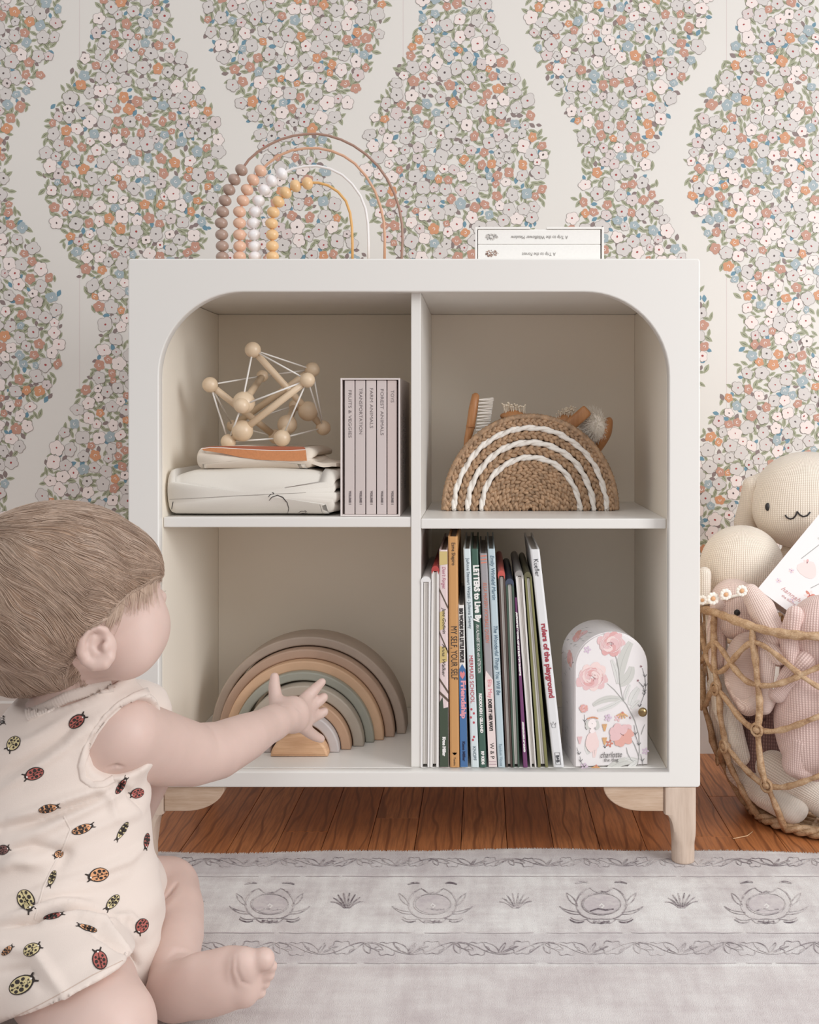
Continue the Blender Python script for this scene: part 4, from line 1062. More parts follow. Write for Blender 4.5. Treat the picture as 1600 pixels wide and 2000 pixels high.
t, TB = book('picture_book', (1005.5, 1167), (1009.5, 1167), 1022, 1031, (116, 66, 108), 'thin purple picture book leaning between the darker books',
     texts=[('ALPHABET BOOK OF LITTLE BIG THINGS', 1195, 1320, 3, 0, dict(bold=.0003)), ('ADVENTURES ABOUND', 1410, 1470, 3, 0, dict(bold=.0003))], extra=[flatm('white', (240, 238, 234))])
book('picture_book', (1006, 1112), (1021.5, 1112), 1036, 1048, (150, 146, 142), 'grey-white picture book spine-up, just left of the olive book', 'up', col2=(222, 218, 214))
book('picture_book', (1024, 1115), (1037.5, 1115), 1051, 1071, (104, 100, 74), 'olive green picture book spine-up, just left of the wide white book', 'up', col2=(126, 124, 82))
t, TB = book('picture_book', (1035.5, 1073), (1054, 1073), 1081, 1102, (224, 224, 224), 'white picture book rulers of the playground, rightmost and leaning left',
     texts=[('Kuefler', 1092, 1126, 9.5, 0, {}), ('rulers of the playground', 1218, 1364, 10.5, 1, dict(bold=.0004)), ('B+B', 1476, 1490, 6, 0, dict(bold=.0003))],
     extra=[flatm('charcoal', (76, 76, 80)), flatm('wine', (164, 66, 78))])
T0, T1, B0, B1 = TB
b = MB()
for (fa, ya, fb_, yb) in ((.28, 1472, .75, 1472), (.28, 1494, .75, 1494)):
    pass
top = 1073
def sp(f, y): q = (y - top) / (1500. - top); p = T0.lerp(T1, f).lerp(B0.lerp(B1, f), q); return Vector((p.x, SD - .0003, p.z))
b.tube([sp(.28, 1471), sp(.74, 1471), sp(.74, 1494), sp(.28, 1494)], .0003, 4, closed=True)
b.tube([sp(.2, 1412), sp(.3, 1422), sp(.6, 1422), sp(.7, 1412), sp(.55, 1417), sp(.45, 1410), sp(.35, 1417)], .0002, 4, closed=True)
b.build('publisher_mark', flatm('charcoal', (76, 76, 80)), t)

# ------------------------------------------------------------------ arched tin
TD = 1.444; tx0, tx1 = P(1121, 0, TD).x, P(1267, 0, TD).x; tz0 = FZ; tzt = P(0, 1234, TD).z
hw = (tx1 - tx0) / 2; tcx = (tx0 + tx1) / 2
def tinloop(r, zt, z0): return [(-r, z0), (r, z0)] + [(r * math.cos(a), zt - r * .93 + r * .93 * math.sin(a)) for a in [math.pi * k / 24 for k in range(25)]]
TM = Matrix.Translation((tcx, TD, 0)) @ Matrix.Rotation(math.radians(6.5), 4, 'Z')
tn = empty('arched_tin', (tcx, TD, tz0), 'white arched tin with painted pink peonies and small brass knob right of the books', 'storage tin')
m_tin = mat('tin_white', srgb(232, 227, 226), .35)
me = curve_mesh([tinloop(hw, tzt, tz0)], .045, .001); me.transform(Matrix.Translation((0, .0455, 0))); me.transform(TM); tin_body = me
me = curve_mesh([tinloop(hw * .985, tzt - .0015, tz0 + .0015)], .0012, .0008); me.transform(Matrix.Translation((0, -.0014, 0))); me.transform(TM); put('door', me, m_tin, tn)
DY = -.0028
def tp(px, py, off=0): return TM @ Vector(((px - 1194) / F * TD, DY - off, EYE - (py - VY) / F * TD))
tb = MB(); toff = [0]
def nf(): toff[0] = (toff[0] + 1) % 60; return .00002 * toff[0]
def tblob(cx, cy, rx, ry, mi, ang=0, wob=.12, n=14, s=0):
    o_ = nf(); tb.poly([tp(cx + rx * (1 + wob * math.sin(3 * a + s)) * math.cos(a) * math.cos(ang) - ry * math.sin(a) * math.sin(ang), cy + rx * math.cos(a) * math.sin(ang) + ry * (1 + wob * math.sin(4 * a + s)) * math.sin(a) * math.cos(ang), o_) for a in [2 * math.pi * k / n for k in range(n)]][::-1], mi)
def tstroke(pts, w_, mi):
    o_ = nf(); A = []; B = []; n = len(pts)
    for i, (x, y) in enumerate(pts):
        a = pts[max(0, i - 1)]; c = pts[min(n - 1, i + 1)]; dx, dy = c[0] - a[0], c[1] - a[1]; q = math.hypot(dx, dy) or 1; ww = w_ * (.4 + .6 * math.sin(math.pi * (i + .7) / (n + .4)))
        A.append(tp(x - dy / q * ww / 2, y + dx / q * ww / 2, o_)); B.append(tp(x + dy / q * ww / 2, y - dx / q * ww / 2, o_))
    tb.grid([A, B], mi)
zt_ = lambda x, y: (1080 + x * .175, 1190 + y * .175)
def peony(x, y, r, c1, c2, c3, s):
    rr = random.Random(s); cx, cy = zt_(x, y); r *= .175
    for k in range(9):
        a = k * .7 + rr.uniform(-.2, .2); q = r * rr.uniform(.5, .68); tblob(cx + q * math.cos(a), cy + q * math.sin(a) * .85, r * rr.uniform(.38, .5), r * rr.uniform(.3, .4), rr.choice((c1, c2)), a, .12, 12, k)
    for k in range(7):
        a = k * .9 + .3; q = r * .35; tblob(cx + q * math.cos(a), cy + q * math.sin(a), r * .36, r * .24, (c2, c1, c3)[k % 3], a + 1, .1, 10, k)
    for k in range(16):
        a = rr.uniform(0, 6.28); q = r * .9 * rr.random() ** .5; tstroke([(cx + q * math.cos(a + t_ * .35), cy + q * .85 * math.sin(a + t_ * .35)) for t_ in range(4)], .7, rr.choice((c3, 8)))
    for k in range(20):
        a = rr.uniform(0, 6.28); q = r * .26 * rr.random() ** .5; tblob(cx + q * math.cos(a), cy + q * math.sin(a), .6, .6, 4, 0, 0, 5)
tmats = [flatm('p_pink', (226, 190, 190)), flatm('p_rose', (220, 170, 168)), flatm('p_coral', (222, 168, 156)), flatm('p_pale', (236, 212, 208)), flatm('p_wine', (140, 84, 92)),
         flatm('p_leaf', (204, 203, 197)), flatm('p_leaf2', (216, 215, 211)), flatm('p_stem', (160, 160, 156)), flatm('p_white', (242, 232, 230)), flatm('p_gold', (214, 168, 120)), flatm('p_lilac', (212, 192, 208)), flatm('p_ink', (92, 92, 92)), flatm('p_terra', (204, 130, 112))]
def tleaf(x0, y0, x1, y1, w_, mi, bend=.2):
    a, c = zt_(x0, y0), zt_(x1, y1); mxx, my = (a[0] + c[0]) / 2 + (c[1] - a[1]) * bend, (a[1] + c[1]) / 2 - (c[0] - a[0]) * bend
    tstroke(bez(a, (mxx, my), c, 8), w_ * .175, mi); tstroke(bez(a, (mxx, my), c, 8), .5, 7)
tleaf(735, 830, 870, 370, 120, 5, .15); tleaf(740, 840, 880, 640, 110, 5, -.3); tleaf(720, 820, 650, 560, 60, 6, -.1); tleaf(780, 1010, 440, 1060, 70, 5, -.25); tleaf(760, 1010, 490, 1120, 50, 6, .1)
tleaf(860, 1070, 960, 880, 90, 6, .1); tleaf(800, 1010, 860, 840, 50, 6, .1); tleaf(870, 1110, 970, 1020, 50, 6, 0); tleaf(940, 1690, 600, 1780, 90, 5, -.2); tleaf(950, 1700, 800, 1660, 40, 6, 0); tleaf(930, 1720, 830, 1780, 60, 6, 0)
for pts in ([(600, 820), (760, 960), (880, 1160), (950, 1330), (975, 1500), (960, 1680), (935, 1790)], [(690, 510), (725, 590), (735, 740), (750, 900), (790, 1020)], [(990, 1400), (1000, 1350), (1030, 1290)], [(820, 1540), (840, 1660), (900, 1700)], [(880, 1460), (940, 1560), (965, 1680)]):
    pz = [zt_(*p) for p in pts]; tstroke([pz[0]] + [((a[0] + c[0]) / 2, (a[1] + c[1]) / 2) for a, c in zip(pz, pz[1:])] + [pz[-1]], 1.4, 7)
for pts in ([(1000, 660), (1030, 760), (1040, 860), (1020, 960), (970, 1090)], [(960, 810), (1010, 870), (1025, 930)], [(905, 1290), (920, 1400), (960, 1520)], [(980, 1620), (1000, 1700), (1010, 1790)], [(290, 1620), (300, 1680), (340, 1740)], [(255, 1520), (280, 1600)], [(340, 1160), (345, 1240), (370, 1330)], [(570, 1490), (575, 1540)]):
    tstroke([zt_(*p) for p in pts], 1.0, 11)
    for p in pts[1:]: tstroke([zt_(*p), zt_(p[0] + 22, p[1] - 30)], 1.1, 11); tstroke([zt_(*p), zt_(p[0] - 20, p[1] - 28)], 1.1, 11)
peony(640, 385, 150, 1, 0, 3, 1); peony(430, 750, 175, 0, 3, 1, 2); peony(760, 1395, 140, 2, 0, 3, 3); peony(335, 1090, 50, 1, 2, 0, 4)
for (x, y) in ((775, 1150), (475, 1730)):
    for a in (-1.1, -.6, -.1, .4, .9): tstroke([zt_(x, y), zt_(x + 75 * math.sin(a), y + 70 * math.cos(a))], 2.6, 9)
    tblob(*zt_(x, y), 2.2, 2.2, 12)
for (x, y, m_) in ((340, 1735, 10), (610, 1200, 10), (860, 1210, 4), (1035, 1590, 10), (375, 440, 10), (720, 1210, 0), (625, 1490, 12), (985, 640, 4), (950, 797, 4)):
    r = 26 if m_ != 4 else 8
    for k in range(5): a = k * 1.26; tblob(*zt_(x + r * math.cos(a), y + r * math.sin(a)), r * .12, r * .08, m_, a)
for x, y in ((290, 1440), (570, 1460), (570, 1310)):
    for a in (-.5, 0, .5): tstroke([zt_(x, y + 40), zt_(x + 45 * math.sin(a), y - 40)], 3, 0 if x < 400 else 9)
# little dog in a pink pinafore
tblob(*zt_(430, 1460), 13, 20, 3); tblob(*zt_(378, 1275), 4.5, 9, 5); tblob(*zt_(486, 1280), 4.5, 9, 5); tblob(*zt_(430, 1262), 8.5, 9.5, 8, 0, .05); tblob(*zt_(430, 1340), 5, 5, 8)
for k in range(12): tblob(*zt_(380 + 10 * k, 1205 - 14 * math.sin(k * .28)), 1.6, 1.6, 9 if k % 2 else 12, 0, 0, 6)
tblob(*zt_(428, 1260), .8, .8, 11, 0, 0, 6); tblob(*zt_(480, 1245), .8, .8, 11, 0, 0, 6); tblob(*zt_(455, 1280), 1.2, .8, 11, 0, 0, 6)
tleaf(390, 1600, 360, 1480, 60, 6, 0); tleaf(450, 1640, 470, 1480, 50, 3, 0)
tb.build('painted_flowers', tmats, tn)
def tl(txt, x, y, L, h, kw): c = zt_(x, y); q = tp(*c, .0013); return (txt, q, TM.to_3x3() @ Vector((1, 0, 0)), (0, 0, 1), M(L, TD), M(h, TD), kw, 0)
lettering([tl('charlotte', 645, 1612, 43, 12, dict(shear=.35)), tl('the dog', 643, 1675, 29, 7, {})], 'lettering', flatm('p_ink2', (110, 106, 104)), tn)
b = MB(); kp = tp(*zt_(985, 1132), 0); nrm = TM.to_3x3() @ Vector((0, -1, 0))
b.tube([kp, kp + nrm * .006], [.0022, .0022], 12); b.sphere(kp + nrm * .009, M(9, TD), 0, 20, 12, (1, .62, 1), TM.to_3x3().to_4x4()); b.build('knob', mat('antique_brass', srgb(150, 128, 92), .28, metal=1), tn, True)
# side decoration
sb = MB(); rr = random.Random(4)
for k in range(46):
    a = rr.uniform(.62, 1.02) * math.pi if k % 3 else rr.uniform(1.0, 1.0) * math.pi; y = rr.uniform(.004, .086); z_ = None
    if k % 3: base = lambda a_, y_: Vector(((hw + .0002) * math.cos(a_), y_, tzt - hw * .93 + (hw + .0002) * .93 * math.sin(a_)))
    else:
        zc = rr.uniform(tz0 + .01, tzt - hw); base = lambda a_, y_, zc=zc: Vector((-(hw + .0002), y_, zc + (a_ - math.pi) * .04))
    r_ = rr.uniform(.02, .06); sb.grid([[TM @ base(a + r_ * t_ * 2, y + .012 * t_) for t_ in (0, .5, 1)], [TM @ base(a + r_ * t_ * 2 + .02 * (1.2 - abs(t_ - .5) * 2), y + .012 * t_ + .0006) for t_ in (0, .5, 1)]], rr.choice((7, 7, 11, 2, 5)))
for (a, y) in ((.74, .05), (.98, .03)):
    for k in range(8):
        aa = a * math.pi + rr.uniform(-.16, .16); yy_ = y + rr.uniform(-.014, .014); base = lambda a_, y_: TM @ Vector(((hw + .0003) * math.cos(a_), y_, tzt - hw * .93 + (hw + .0003) * .93 * math.sin(a_)))
        sb.poly([base(aa + .12 * math.cos(t_), yy_ + .008 * math.sin(t_)) for t_ in [q * .9 for q in range(7)]], rr.choice((1, 2, 0)))
sb.m = [k + 1 for k in sb.m]; sb.mesh(tin_body); sb.build('body', [m_tin] + tmats, tn)

# ------------------------------------------------------------------ open wicker basket
m_rat = bpy.data.materials.new('rattan_wrap'); m_rat.use_nodes = True; q = NT(m_rat); bs = q.n['Principled BSDF']
n1 = q.noise(q.coord((1, 1, 1)), 70, 4); n2 = q.noise(q.coord((1, 1, 2.2)), 420, 2)
q.link(q.ramp(q.math('ADD', q.math('MULTIPLY', n1, .6), q.math('MULTIPLY', n2, .4)), [(.34, srgb(146, 108, 76)), (.50, srgb(192, 158, 122)), (.66, srgb(216, 188, 156))]), bs.inputs['Base Color'])
bs.inputs['Roughness'].default_value = .45
wvr = q.add('ShaderNodeTexWave', wave_type='BANDS', bands_direction='DIAGONAL'); wvr.inputs['Scale'].default_value = 38; wvr.inputs['Distortion'].default_value = 3; q.link(q.coord(), wvr.inputs['Vector'])
q.link(q.bump(q.math('ADD', q.math('MULTIPLY', wvr.outputs['Fac'], 1.2), n2), .6, .0012), bs.inputs['Normal'])
KC = P(1612, 0, 1.62); KX, KY = KC.x, KC.y
prof_r = [(0.000, .108), (.02, .122), (.05, .142), (.10, .164), (.16, .178), (.22, .184), (.28, .185), (.33, .183)]
def kr(z):
    z += .004
    for (a, r), (b_, r2) in zip(prof_r, prof_r[1:]):
        if z <= b_: return r + (r2 - r) * max(0, (z - a)) / (b_ - a)
    return prof_r[-1][1]
def kp_(th, z, dr=0): r = kr(z) + dr; return Vector((KX + r * math.cos(th), KY + r * math.sin(th), z))
wk_ = empty('wicker_basket', (KX, KY, FLOOR), 'open-weave rattan basket full of knitted toys on the floor right of the bookcase', 'basket')
# upright angles; -90 deg faces the camera
ANG = [math.radians(a) for a in (-101, -137, -162, -185, -212, -240, -268, -296, -324, -352, -20, -48, -74)]
def rimz(th):
    d_ = math.degrees(th) % 360                      # higher at the left/back, dips to the front right
    return .288 + .012 * math.cos(math.radians(d_ - 190)) - .004 * math.sin(5 * th)
ZF = FLOOR + .004
for i, a in enumerate(ANG):
    b = MB(); pts = []; zt2 = rimz(a)
    for k in range(22):
        z = ZF + (zt2 - ZF) * k / 21; pts.append(kp_(a + .025 * math.sin(z * 34 + i), z, .001 * math.sin(k * 1.3)))
    b.tube(pts, lambda t: .0046 + .0006 * math.sin(t * 60) + .0007 * math.sin(t * 23), 8, 0, twist=.35); b.build('upright', m_rat, wk_, True)
def ring(zf, rad, name, n=160, amp=0, dr=0, lobes=0):
    b = MB(); b.tube([kp_(2 * math.pi * k / n, zf(2 * math.pi * k / n), dr + amp * math.sin(2 * math.pi * k / n * lobes)) for k in range(n)], lambda t: rad * (1 + .13 * math.sin(t * 300) + .1 * math.sin(t * 97)), 8, 0, closed=True)
    return b.build(name, m_rat, wk_, True)
ring(rimz, .0062, 'rim')
SA = sorted([a % (2 * math.pi) for a in ANG])
def zig(z0, hi):
    """strand that sags between uprights and climbs to every knot"""
    def f(th):
        th %= 2 * math.pi
        for i in range(len(SA)):
            a, b_ = SA[i], SA[(i + 1) % len(SA)]; w_ = (b_ - a) % (2 * math.pi); t = ((th - a) % (2 * math.pi)) / w_
            if t <= 1: h0 = hi if i % 2 else -hi; h1 = -h0; return z0 + h0 + (h1 - h0) * (t * t * (3 - 2 * t)) - .004 * math.sin(math.pi * t)
        return z0
    return f
for z0, hi in ((.240, .022), (.175, .020), (.092, .019), (.248, -.028)): ring(zig(z0, hi), .0040, 'lattice_strand', 200)
for z0, hi in ((.175, .020), (.092, .019)):
    f = zig(z0, hi)
    for a in SA:
        b = MB(); c = kp_(a, f(a)); b.sphere(c, .0078, 0, 12, 8, (1, 1, .8)); t_ = Vector((-math.sin(a), math.cos(a), 0))
        b.tube([c + t_ * (.0085 * math.cos(q_)) + Vector((0, 0, .0085 * math.sin(q_))) + Vector((math.cos(a), math.sin(a), 0)) * .004 for q_ in [k * .63 for k in range(10)]], .0022, 6, closed=True)
        b.build('knot', m_rat, wk_, True)
b = MB()
for k in range(3): b.tube([Vector((KX + (.110 + .005 * math.cos(12 * a + k * 2.1)) * math.cos(a), KY + (.110 + .005 * math.cos(12 * a + k * 2.1)) * math.sin(a), ZF + .006 + .004 * math.sin(12 * a + k * 2.1))) for a in [2 * math.pi * j / 180 for j in range(180)]], .0045, 6, closed=True)
b.build('base_braid', m_rat, wk_, True)
b = MB()
for k in range(7): b.tube([Vector((KX + (.012 + .0145 * k) * math.cos(a), KY + (.012 + .0145 * k) * math.sin(a), ZF + .002)) for a in [2 * math.pi * j / 48 for j in range(48)]], .0042, 6, closed=True)
for k in range(6): a = k * math.pi / 6; b.tube([Vector((KX + s * .108 * math.cos(a), KY + s * .108 * math.sin(a), ZF + .003)) for s in (-1, -.5, 0, .5, 1)], .003, 6)
b.build('base', m_rat, wk_, True)

# ------------------------------------------------------------------ knitted toys
def knit(name, c1, c2, k=1.0):
    m = bpy.data.materials.new(name); m.use_nodes = True; q = NT(m); bs = q.n['Principled BSDF']
    at = q.add('ShaderNodeAttribute', attribute_name='knit'); sp = q.add('ShaderNodeSeparateXYZ'); q.link(at.outputs['Vector'], sp.inputs[0])
    u, v = sp.outputs[0], sp.outputs[1]
    cu = q.math('MULTIPLY', u, math.pi / (.0036 * k)); su = q.math('ABSOLUTE', q.math('SINE', cu))
    vv = q.math('ADD', q.math('MULTIPLY', v, 2 * math.pi / (.0030 * k)), q.math('MULTIPLY', su, 2.2)); sv = q.math('SINE', vv)
    h = q.math('ADD', q.math('MULTIPLY', su, .75), q.math('MULTIPLY', q.math('MULTIPLY', sv, su), .22))
    nz = q.noise(q.coord(), 900, 2)
    h2 = q.math('ADD', h, q.math('MULTIPLY', nz, .2))
    q.link(q.ramp(h2, [(0.05, tuple(x * .80 for x in c2[:3]) + (1,)), (.5, c2), (.95, c1)]), bs.inputs['Base Color'])
    bs.inputs['Roughness'].default_value = .95; bs.inputs['Sheen Weight'].default_value = .3
    q.link(q.bump(h2, .55, .0014), bs.inputs['Normal']); MATS[name] = m; return m
k_cream = knit('knit_cream', srgb(246, 236, 222), srgb(228, 214, 198)); k_pink = knit('knit_pink', srgb(242, 222, 212), srgb(222, 196, 186)); k_pink2 = knit('knit_blush', srgb(238, 214, 206), srgb(216, 186, 178), 1.1)
k_brown = knit('knit_mauve_rib', srgb(150, 118, 112), srgb(112, 84, 80), 1.6); k_oat = knit('knit_oat', srgb(244, 236, 224), srgb(226, 214, 200))
def plushpart(name, m, parent, prims, axis_a, axis_b, h=.003, k=.012, flat=None):
    S = Sdf()
    for p in prims:
        if p[0] == 'e': S.ell(p[1], p[2], k, rot=p[3] if len(p) > 3 else None)
        else: S.chain(p[1], p[2], k)
    S.plane((0, 0, FLOOR + .010), (0, 0, 1), .004)
    V, Fc = S.mesh(h)
    a, b_ = np.array(axis_a, float), np.array(axis_b, float); ax = (b_ - a); L = np.linalg.norm(ax); ax /= L
    t1 = np.cross(ax, [0.02, 1, 0.01]); t1 /= np.linalg.norm(t1); t2 = np.cross(ax, t1)
    rel = V - a; v_ = rel @ ax; x = rel @ t1; y = rel @ t2; ang = np.arctan2(x, -y) if False else np.arctan2(x, y * (1 if t2[1] < 0 else -1))
    rmax = max(.012, float(np.percentile(np.sqrt(x * x + y * y), 97)))
    if name in ('head',):
        rr2 = np.sqrt(x * x + y * y); c = V.mean(0); R0 = rmax; vv = R0 * np.arctan2((V - c) @ ax, rr2); att = np.stack([ang * R0, vv, 0 * v_], 1)
    else: att = np.stack([ang * rmax, v_, 0 * v_], 1)
    return put(name, np_mesh(name, V, Fc, att), m, parent)
def toy(name, base, label, cat): return empty(name, base, label, cat)
m_blk = mat('black_embroidery', srgb(38, 34, 34), .5)
def PB(px, py, r, ex=0.0):
    d_ = 1.5
    for _ in range(12):
        c = P(px, py, d_); Rr = kr(max(0, min(.33, c.z))) - r - .0065; dx = c.x - KX
        d_ = KY + ex if abs(dx) > Rr else min(KY + .05, KY - math.sqrt(Rr * Rr - dx * dx) + ex)
    return P(px, py, d_)
def CH(*a, ex=0.0): return [PB(x, y, r, ex) for x, y, r in a], [r for x, y, r in a]
# big cream toy at the back right
tA = toy('plush_bunny', P(1575, 1100, 1.72), 'large cream knitted bunny with embroidered smile at the back of the basket', 'soft toy')
hA = P(1576, 972, 1.70); up = Vector((0, 0, 1))
headA = plushpart('head', k_cream, tA, [('e', hA, (.083, .072, .072)), ('e', hA + Vector((-.004, -.006, -.022)), (.080, .068, .058))], hA - up * .1, hA + up * .1)
plushpart('body', k_cream, tA, [('e', hA + Vector((.01, .0, -.13)), (.060, .045, .085))], hA - up * .2, hA - up * .06, .004)
eA = P(1468, 985, 1.70)
plushpart('ear', k_cream, tA, [('c', [hA + Vector((-.058, .012, .030)), hA + Vector((-.082, .012, .018)), P(1465, 985, 1.72), P(1456, 1020, 1.73), P(1462, 1075, 1.73)], [.012, .015, .017, .018, .018])], P(1465, 960, 1.72), P(1458, 1075, 1.72))
bvA = BVHTree.FromPolygons([tuple(v.co) for v in headA.data.vertices], [tuple(p.vertices) for p in headA.data.polygons])
def stitched(bvh, pts, r, m, name, parent):
    out = []
    for (x, y) in pts:
        h, n = rayhit(bvh, x, y)
        if h: out.append(h + n * r * .6)
    if len(out) > 1: b = MB(); b.tube(out, r, 6); return b.build(name, m, parent, True)
eh, en = rayhit(bvA, 1500, 990); b = MB(); b.sphere(eh + en * .0006, .0062, 0, 16, 10, (.62, .5, 1.0)); b.build('eye', m_blk, tA, True)
sm = bez((1534, 1007), (1544, 1022), (1557, 999), 6); sm = [(1534, 1006), (1538, 1011), (1544, 1013.5), (1550, 1012), (1555, 1006), (1557.5, 999)]
stitched(bvA, sm, .0012, m_blk, 'mouth', tA); stitched(bvA, [(1557.5, 999), (1562, 1005), (1569, 1009), (1577, 1007), (1583, 1000)], .0012, m_blk, 'mouth', tA)
# cream toy seen from behind
tB = toy('plush_toy', P(1450, 1300, 1.60), 'cream knitted toy at the left of the basket, head facing away, with mauve ribbed trousers', 'soft toy')
hB = P(1449, 1106, 1.645)
plushpart('head', k_cream, tB, [('e', hB, (.0625, .058, .0620))], hB - up * .1, hB + up * .1)
plushpart('body', k_brown, tB, [('e', P(1492, 1330, 1.64), (.045, .04, .055)), ('c', [P(1492, 1375, 1.62), P(1486, 1475, 1.60)], [.036, .034])], P(1492, 1300, 1.63), P(1486, 1500, 1.60), .004)
b = MB(); b.tube([P(1452 + 58 * math.sin(a) * .5 + 30, 1403 + 3 * math.cos(a), 1.612 - .036 * math.cos(a)) for a in [k * .42 for k in range(15)]], .0016, 5, closed=True)
b.build('waist_seam', mat('dark_mauve', srgb(84, 58, 56), .9), tB, True)
plushpart('arm', k_oat, tB, [('c', *CH((1396, 1180, .014), (1403, 1300, .016), (1416, 1380, .018), (1447, 1478, .0135)))], P(1395, 1200, 1.56), P(1440, 1478, 1.52), .003)
plushpart('arm', k_oat, tB, [('c', [P(1376, 1120, 1.60), P(1375, 1170, 1.60)], [.010, .010])], P(1376, 1100, 1.6), P(1375, 1180, 1.6), .003)
plushpart('leg', k_oat, tB, [('c', *CH((1405, 1340, .018), (1412, 1430, .018), (1440, 1500, .015), ex=.03))], P(1405, 1340, 1.56), P(1436, 1500, 1.55), .003)
# small pink bunny with daisy crown
tC = toy('plush_bunny', P(1455, 1390, 1.54), 'small pale pink knitted bunny wearing a daisy crown, behind the front of the basket', 'soft toy')
hC = PB(1434, 1188, .040)
plushpart('head', k_pink, tC, [('e', hC, (.038, .036, .044)), ('e', hC + Vector((.004, -.012, -.014)), (.028, .024, .026))], hC - up * .06, hC + up * .06, .0022)
plushpart('body', k_pink, tC, [('e', PB(1462, 1310, .036), (.035, .033, .056)), ('e', PB(1474, 1345, .030), (.030, .028, .030))], P(1455, 1390, 1.54), P(1455, 1230, 1.54), .003)
plushpart('ear', k_pink, tC, [('c', *CH((1466, 1158, .013), (1488, 1190, .019), (1512, 1240, .016)))], P(1462, 1150, 1.54), P(1512, 1250, 1.52), .003)
plushpart('ear', k_pink, tC, [('c', *CH((1403, 1180, .011), (1399, 1230, .014), (1401, 1290, .012)))], P(1402, 1180, 1.55), P(1398, 1290, 1.53), .003)
plushpart('arm', k_pink, tC, [('c', *CH((1484, 1240, .013), (1505, 1265, .0135), (1523, 1284, .011)))], P(1484, 1230, 1.51), P(1523, 1290, 1.50), .0026)
plushpart('leg', k_pink, tC, [('c', *CH((1440, 1330, .018), (1462, 1376, .016), (1482, 1370, .014)))], P(1440, 1320, 1.52), P(1480, 1390, 1.50), .003)
plushpart('leg', k_pink, tC, [('c', *CH((1500, 1270, .020), (1506, 1330, .019), (1492, 1378, .013)))], P(1500, 1260, 1.52), P(1492, 1380, 1.50), .003)
b = MB(); b.sphere(hC + Vector((-.004, -.0365, .0)), .0046, 0, 14, 10); b.build('eye', m_blk, tC, True)
dm = [mat('felt_white', srgb(244, 238, 228), .8), mat('felt_orange', srgb(222, 172, 128), .8)]
for (x, y, r, dd) in ((1372, 1172, 10, 1.530), (1393, 1169, 13, 1.508), (1418, 1161, 12, 1.502), (1449, 1154, 12, 1.506)):
    b = MB(); c = P(x, y, dd)
    for k in range(9): a = k * .698; b.sphere(c + Vector((math.cos(a) * M(r * .62, dd), 0, math.sin(a) * M(r * .62, dd))), M(r * .36, dd), 0, 8, 6, (1, .5, 1))
    b.sphere(c + Vector((0, -.002, 0)), M(r * .33, dd), 1, 10, 8, (1, .6, 1)); b.build('daisy', dm, tC, True)
b = MB(); b.tube([P(1370, 1180, hC.y + .006), P(1392, 1176, hC.y - .022), P(1420, 1168, hC.y - .034), P(1450, 1161, hC.y - .030), P(1474, 1152, hC.y - .006)], .0022, 6); b.build('crown_band', dm[0], tC, True)
b = MB(); b.box(-.0028, .0028, -.0004, .0004, -.0155, .0155, 0, 0, Matrix.Translation(PB(1516.5, 1324, .004)) @ Matrix.Rotation(.12, 4, 'Y')); b.build('care_label', dm[0], tC)
# large blush toy at the right
tD = toy('plush_toy', P(1590, 1500, 1.56), 'large blush pink knitted toy slumped at the front right of the basket', 'soft toy')
plushpart('body', k_pink2, tD, [('e', PB(1592, 1405, .052), (.056, .048, .085)), ('e', PB(1570, 1340, .034), (.028, .030, .040))], P(1590, 1530, 1.53), P(1585, 1280, 1.53))
plushpart('head', k_pink2, tD, [('e', PB(1606, 1236, .048), (.046, .045, .052))], P(1606, 1300, 1.535), P(1606, 1160, 1.535))
plushpart('arm', k_pink2, tD, [('c', *CH((1572, 1290, .014), (1548, 1316, .015), (1520, 1350, .016)))], P(1572, 1290, 1.52), P(1518, 1352, 1.51), .003)
plushpart('leg', k_pink2, tD, [('c', *CH((1570, 1440, .026), (1556, 1490, .020), (1572, 1512, .012)))], P(1570, 1440, 1.50), P(1560, 1516, 1.50), .003)
plushpart('ear', k_pink2, tD, [('c', *CH((1553, 1200, .012), (1542, 1245, .015), (1547, 1292, .011)))], P(1553, 1200, 1.53), P(1545, 1290, 1.515), .003)
# oat coloured long limbs at the bottom
tE = toy('plush_toy', P(1500, 1560, 1.52), 'oat coloured knitted toy lying along the bottom of the basket with feet to the right', 'soft toy')
plushpart('leg', k_oat, tE, [('c', *CH((1450, 1505, .024), (1500, 1545, .026), (1546, 1574, .024)))], P(1446, 1505, 1.555), P(1560, 1585, 1.525))
plushpart('leg', k_oat, tE, [('c', *CH((1510, 1500, .025), (1570, 1530, .026), (1622, 1572, .025), ex=.03))], P(1500, 1500, 1.6), P(1620, 1575, 1.55))
plushpart('body', k_oat, tE, [('e', P(1520, 1500, 1.64), (.06, .06, .05))], P(1450, 1500, 1.64), P(1600, 1500, 1.64), .004)
# illustrated box leaning in the basket
hb = empty('gift_box', P(1540, 1170, 1.53), 'white floral box with pink bunny lettering leaning in the wicker basket', 'box')
c0 = P(1480, 1150, 1.535); c1 = P(1543, 1196, 1.515); e1 = (P(1602, 1000, 1.60) - c0); ex = (c1 - c0); wid = ex.length * 1.9
X_ = ex.normalized(); Yv = e1 - X_ * e1.dot(X_); H_ = Yv.length; Y_ = Yv.normalized(); N_ = X_.cross(Y_)
if N_.y > 0: N_ = -N_
HM = Matrix((( *X_, 0), (*Y_, 0), (*N_, 0), (0, 0, 0, 1))).transposed(); HM = Matrix.Translation(c0) @ HM
b = MB(); b.box(0, wid, 0, H_, -.0012, 0, 0, .0004, HM); b.build('lid', m_tin, hb)
b = MB(); b.box(.001, wid - .001, .001, H_ - .001, -.0165, -.0018, 0, .0005, HM); b.build('box_body', mat('box_side', srgb(176, 162, 152), .7), hb)
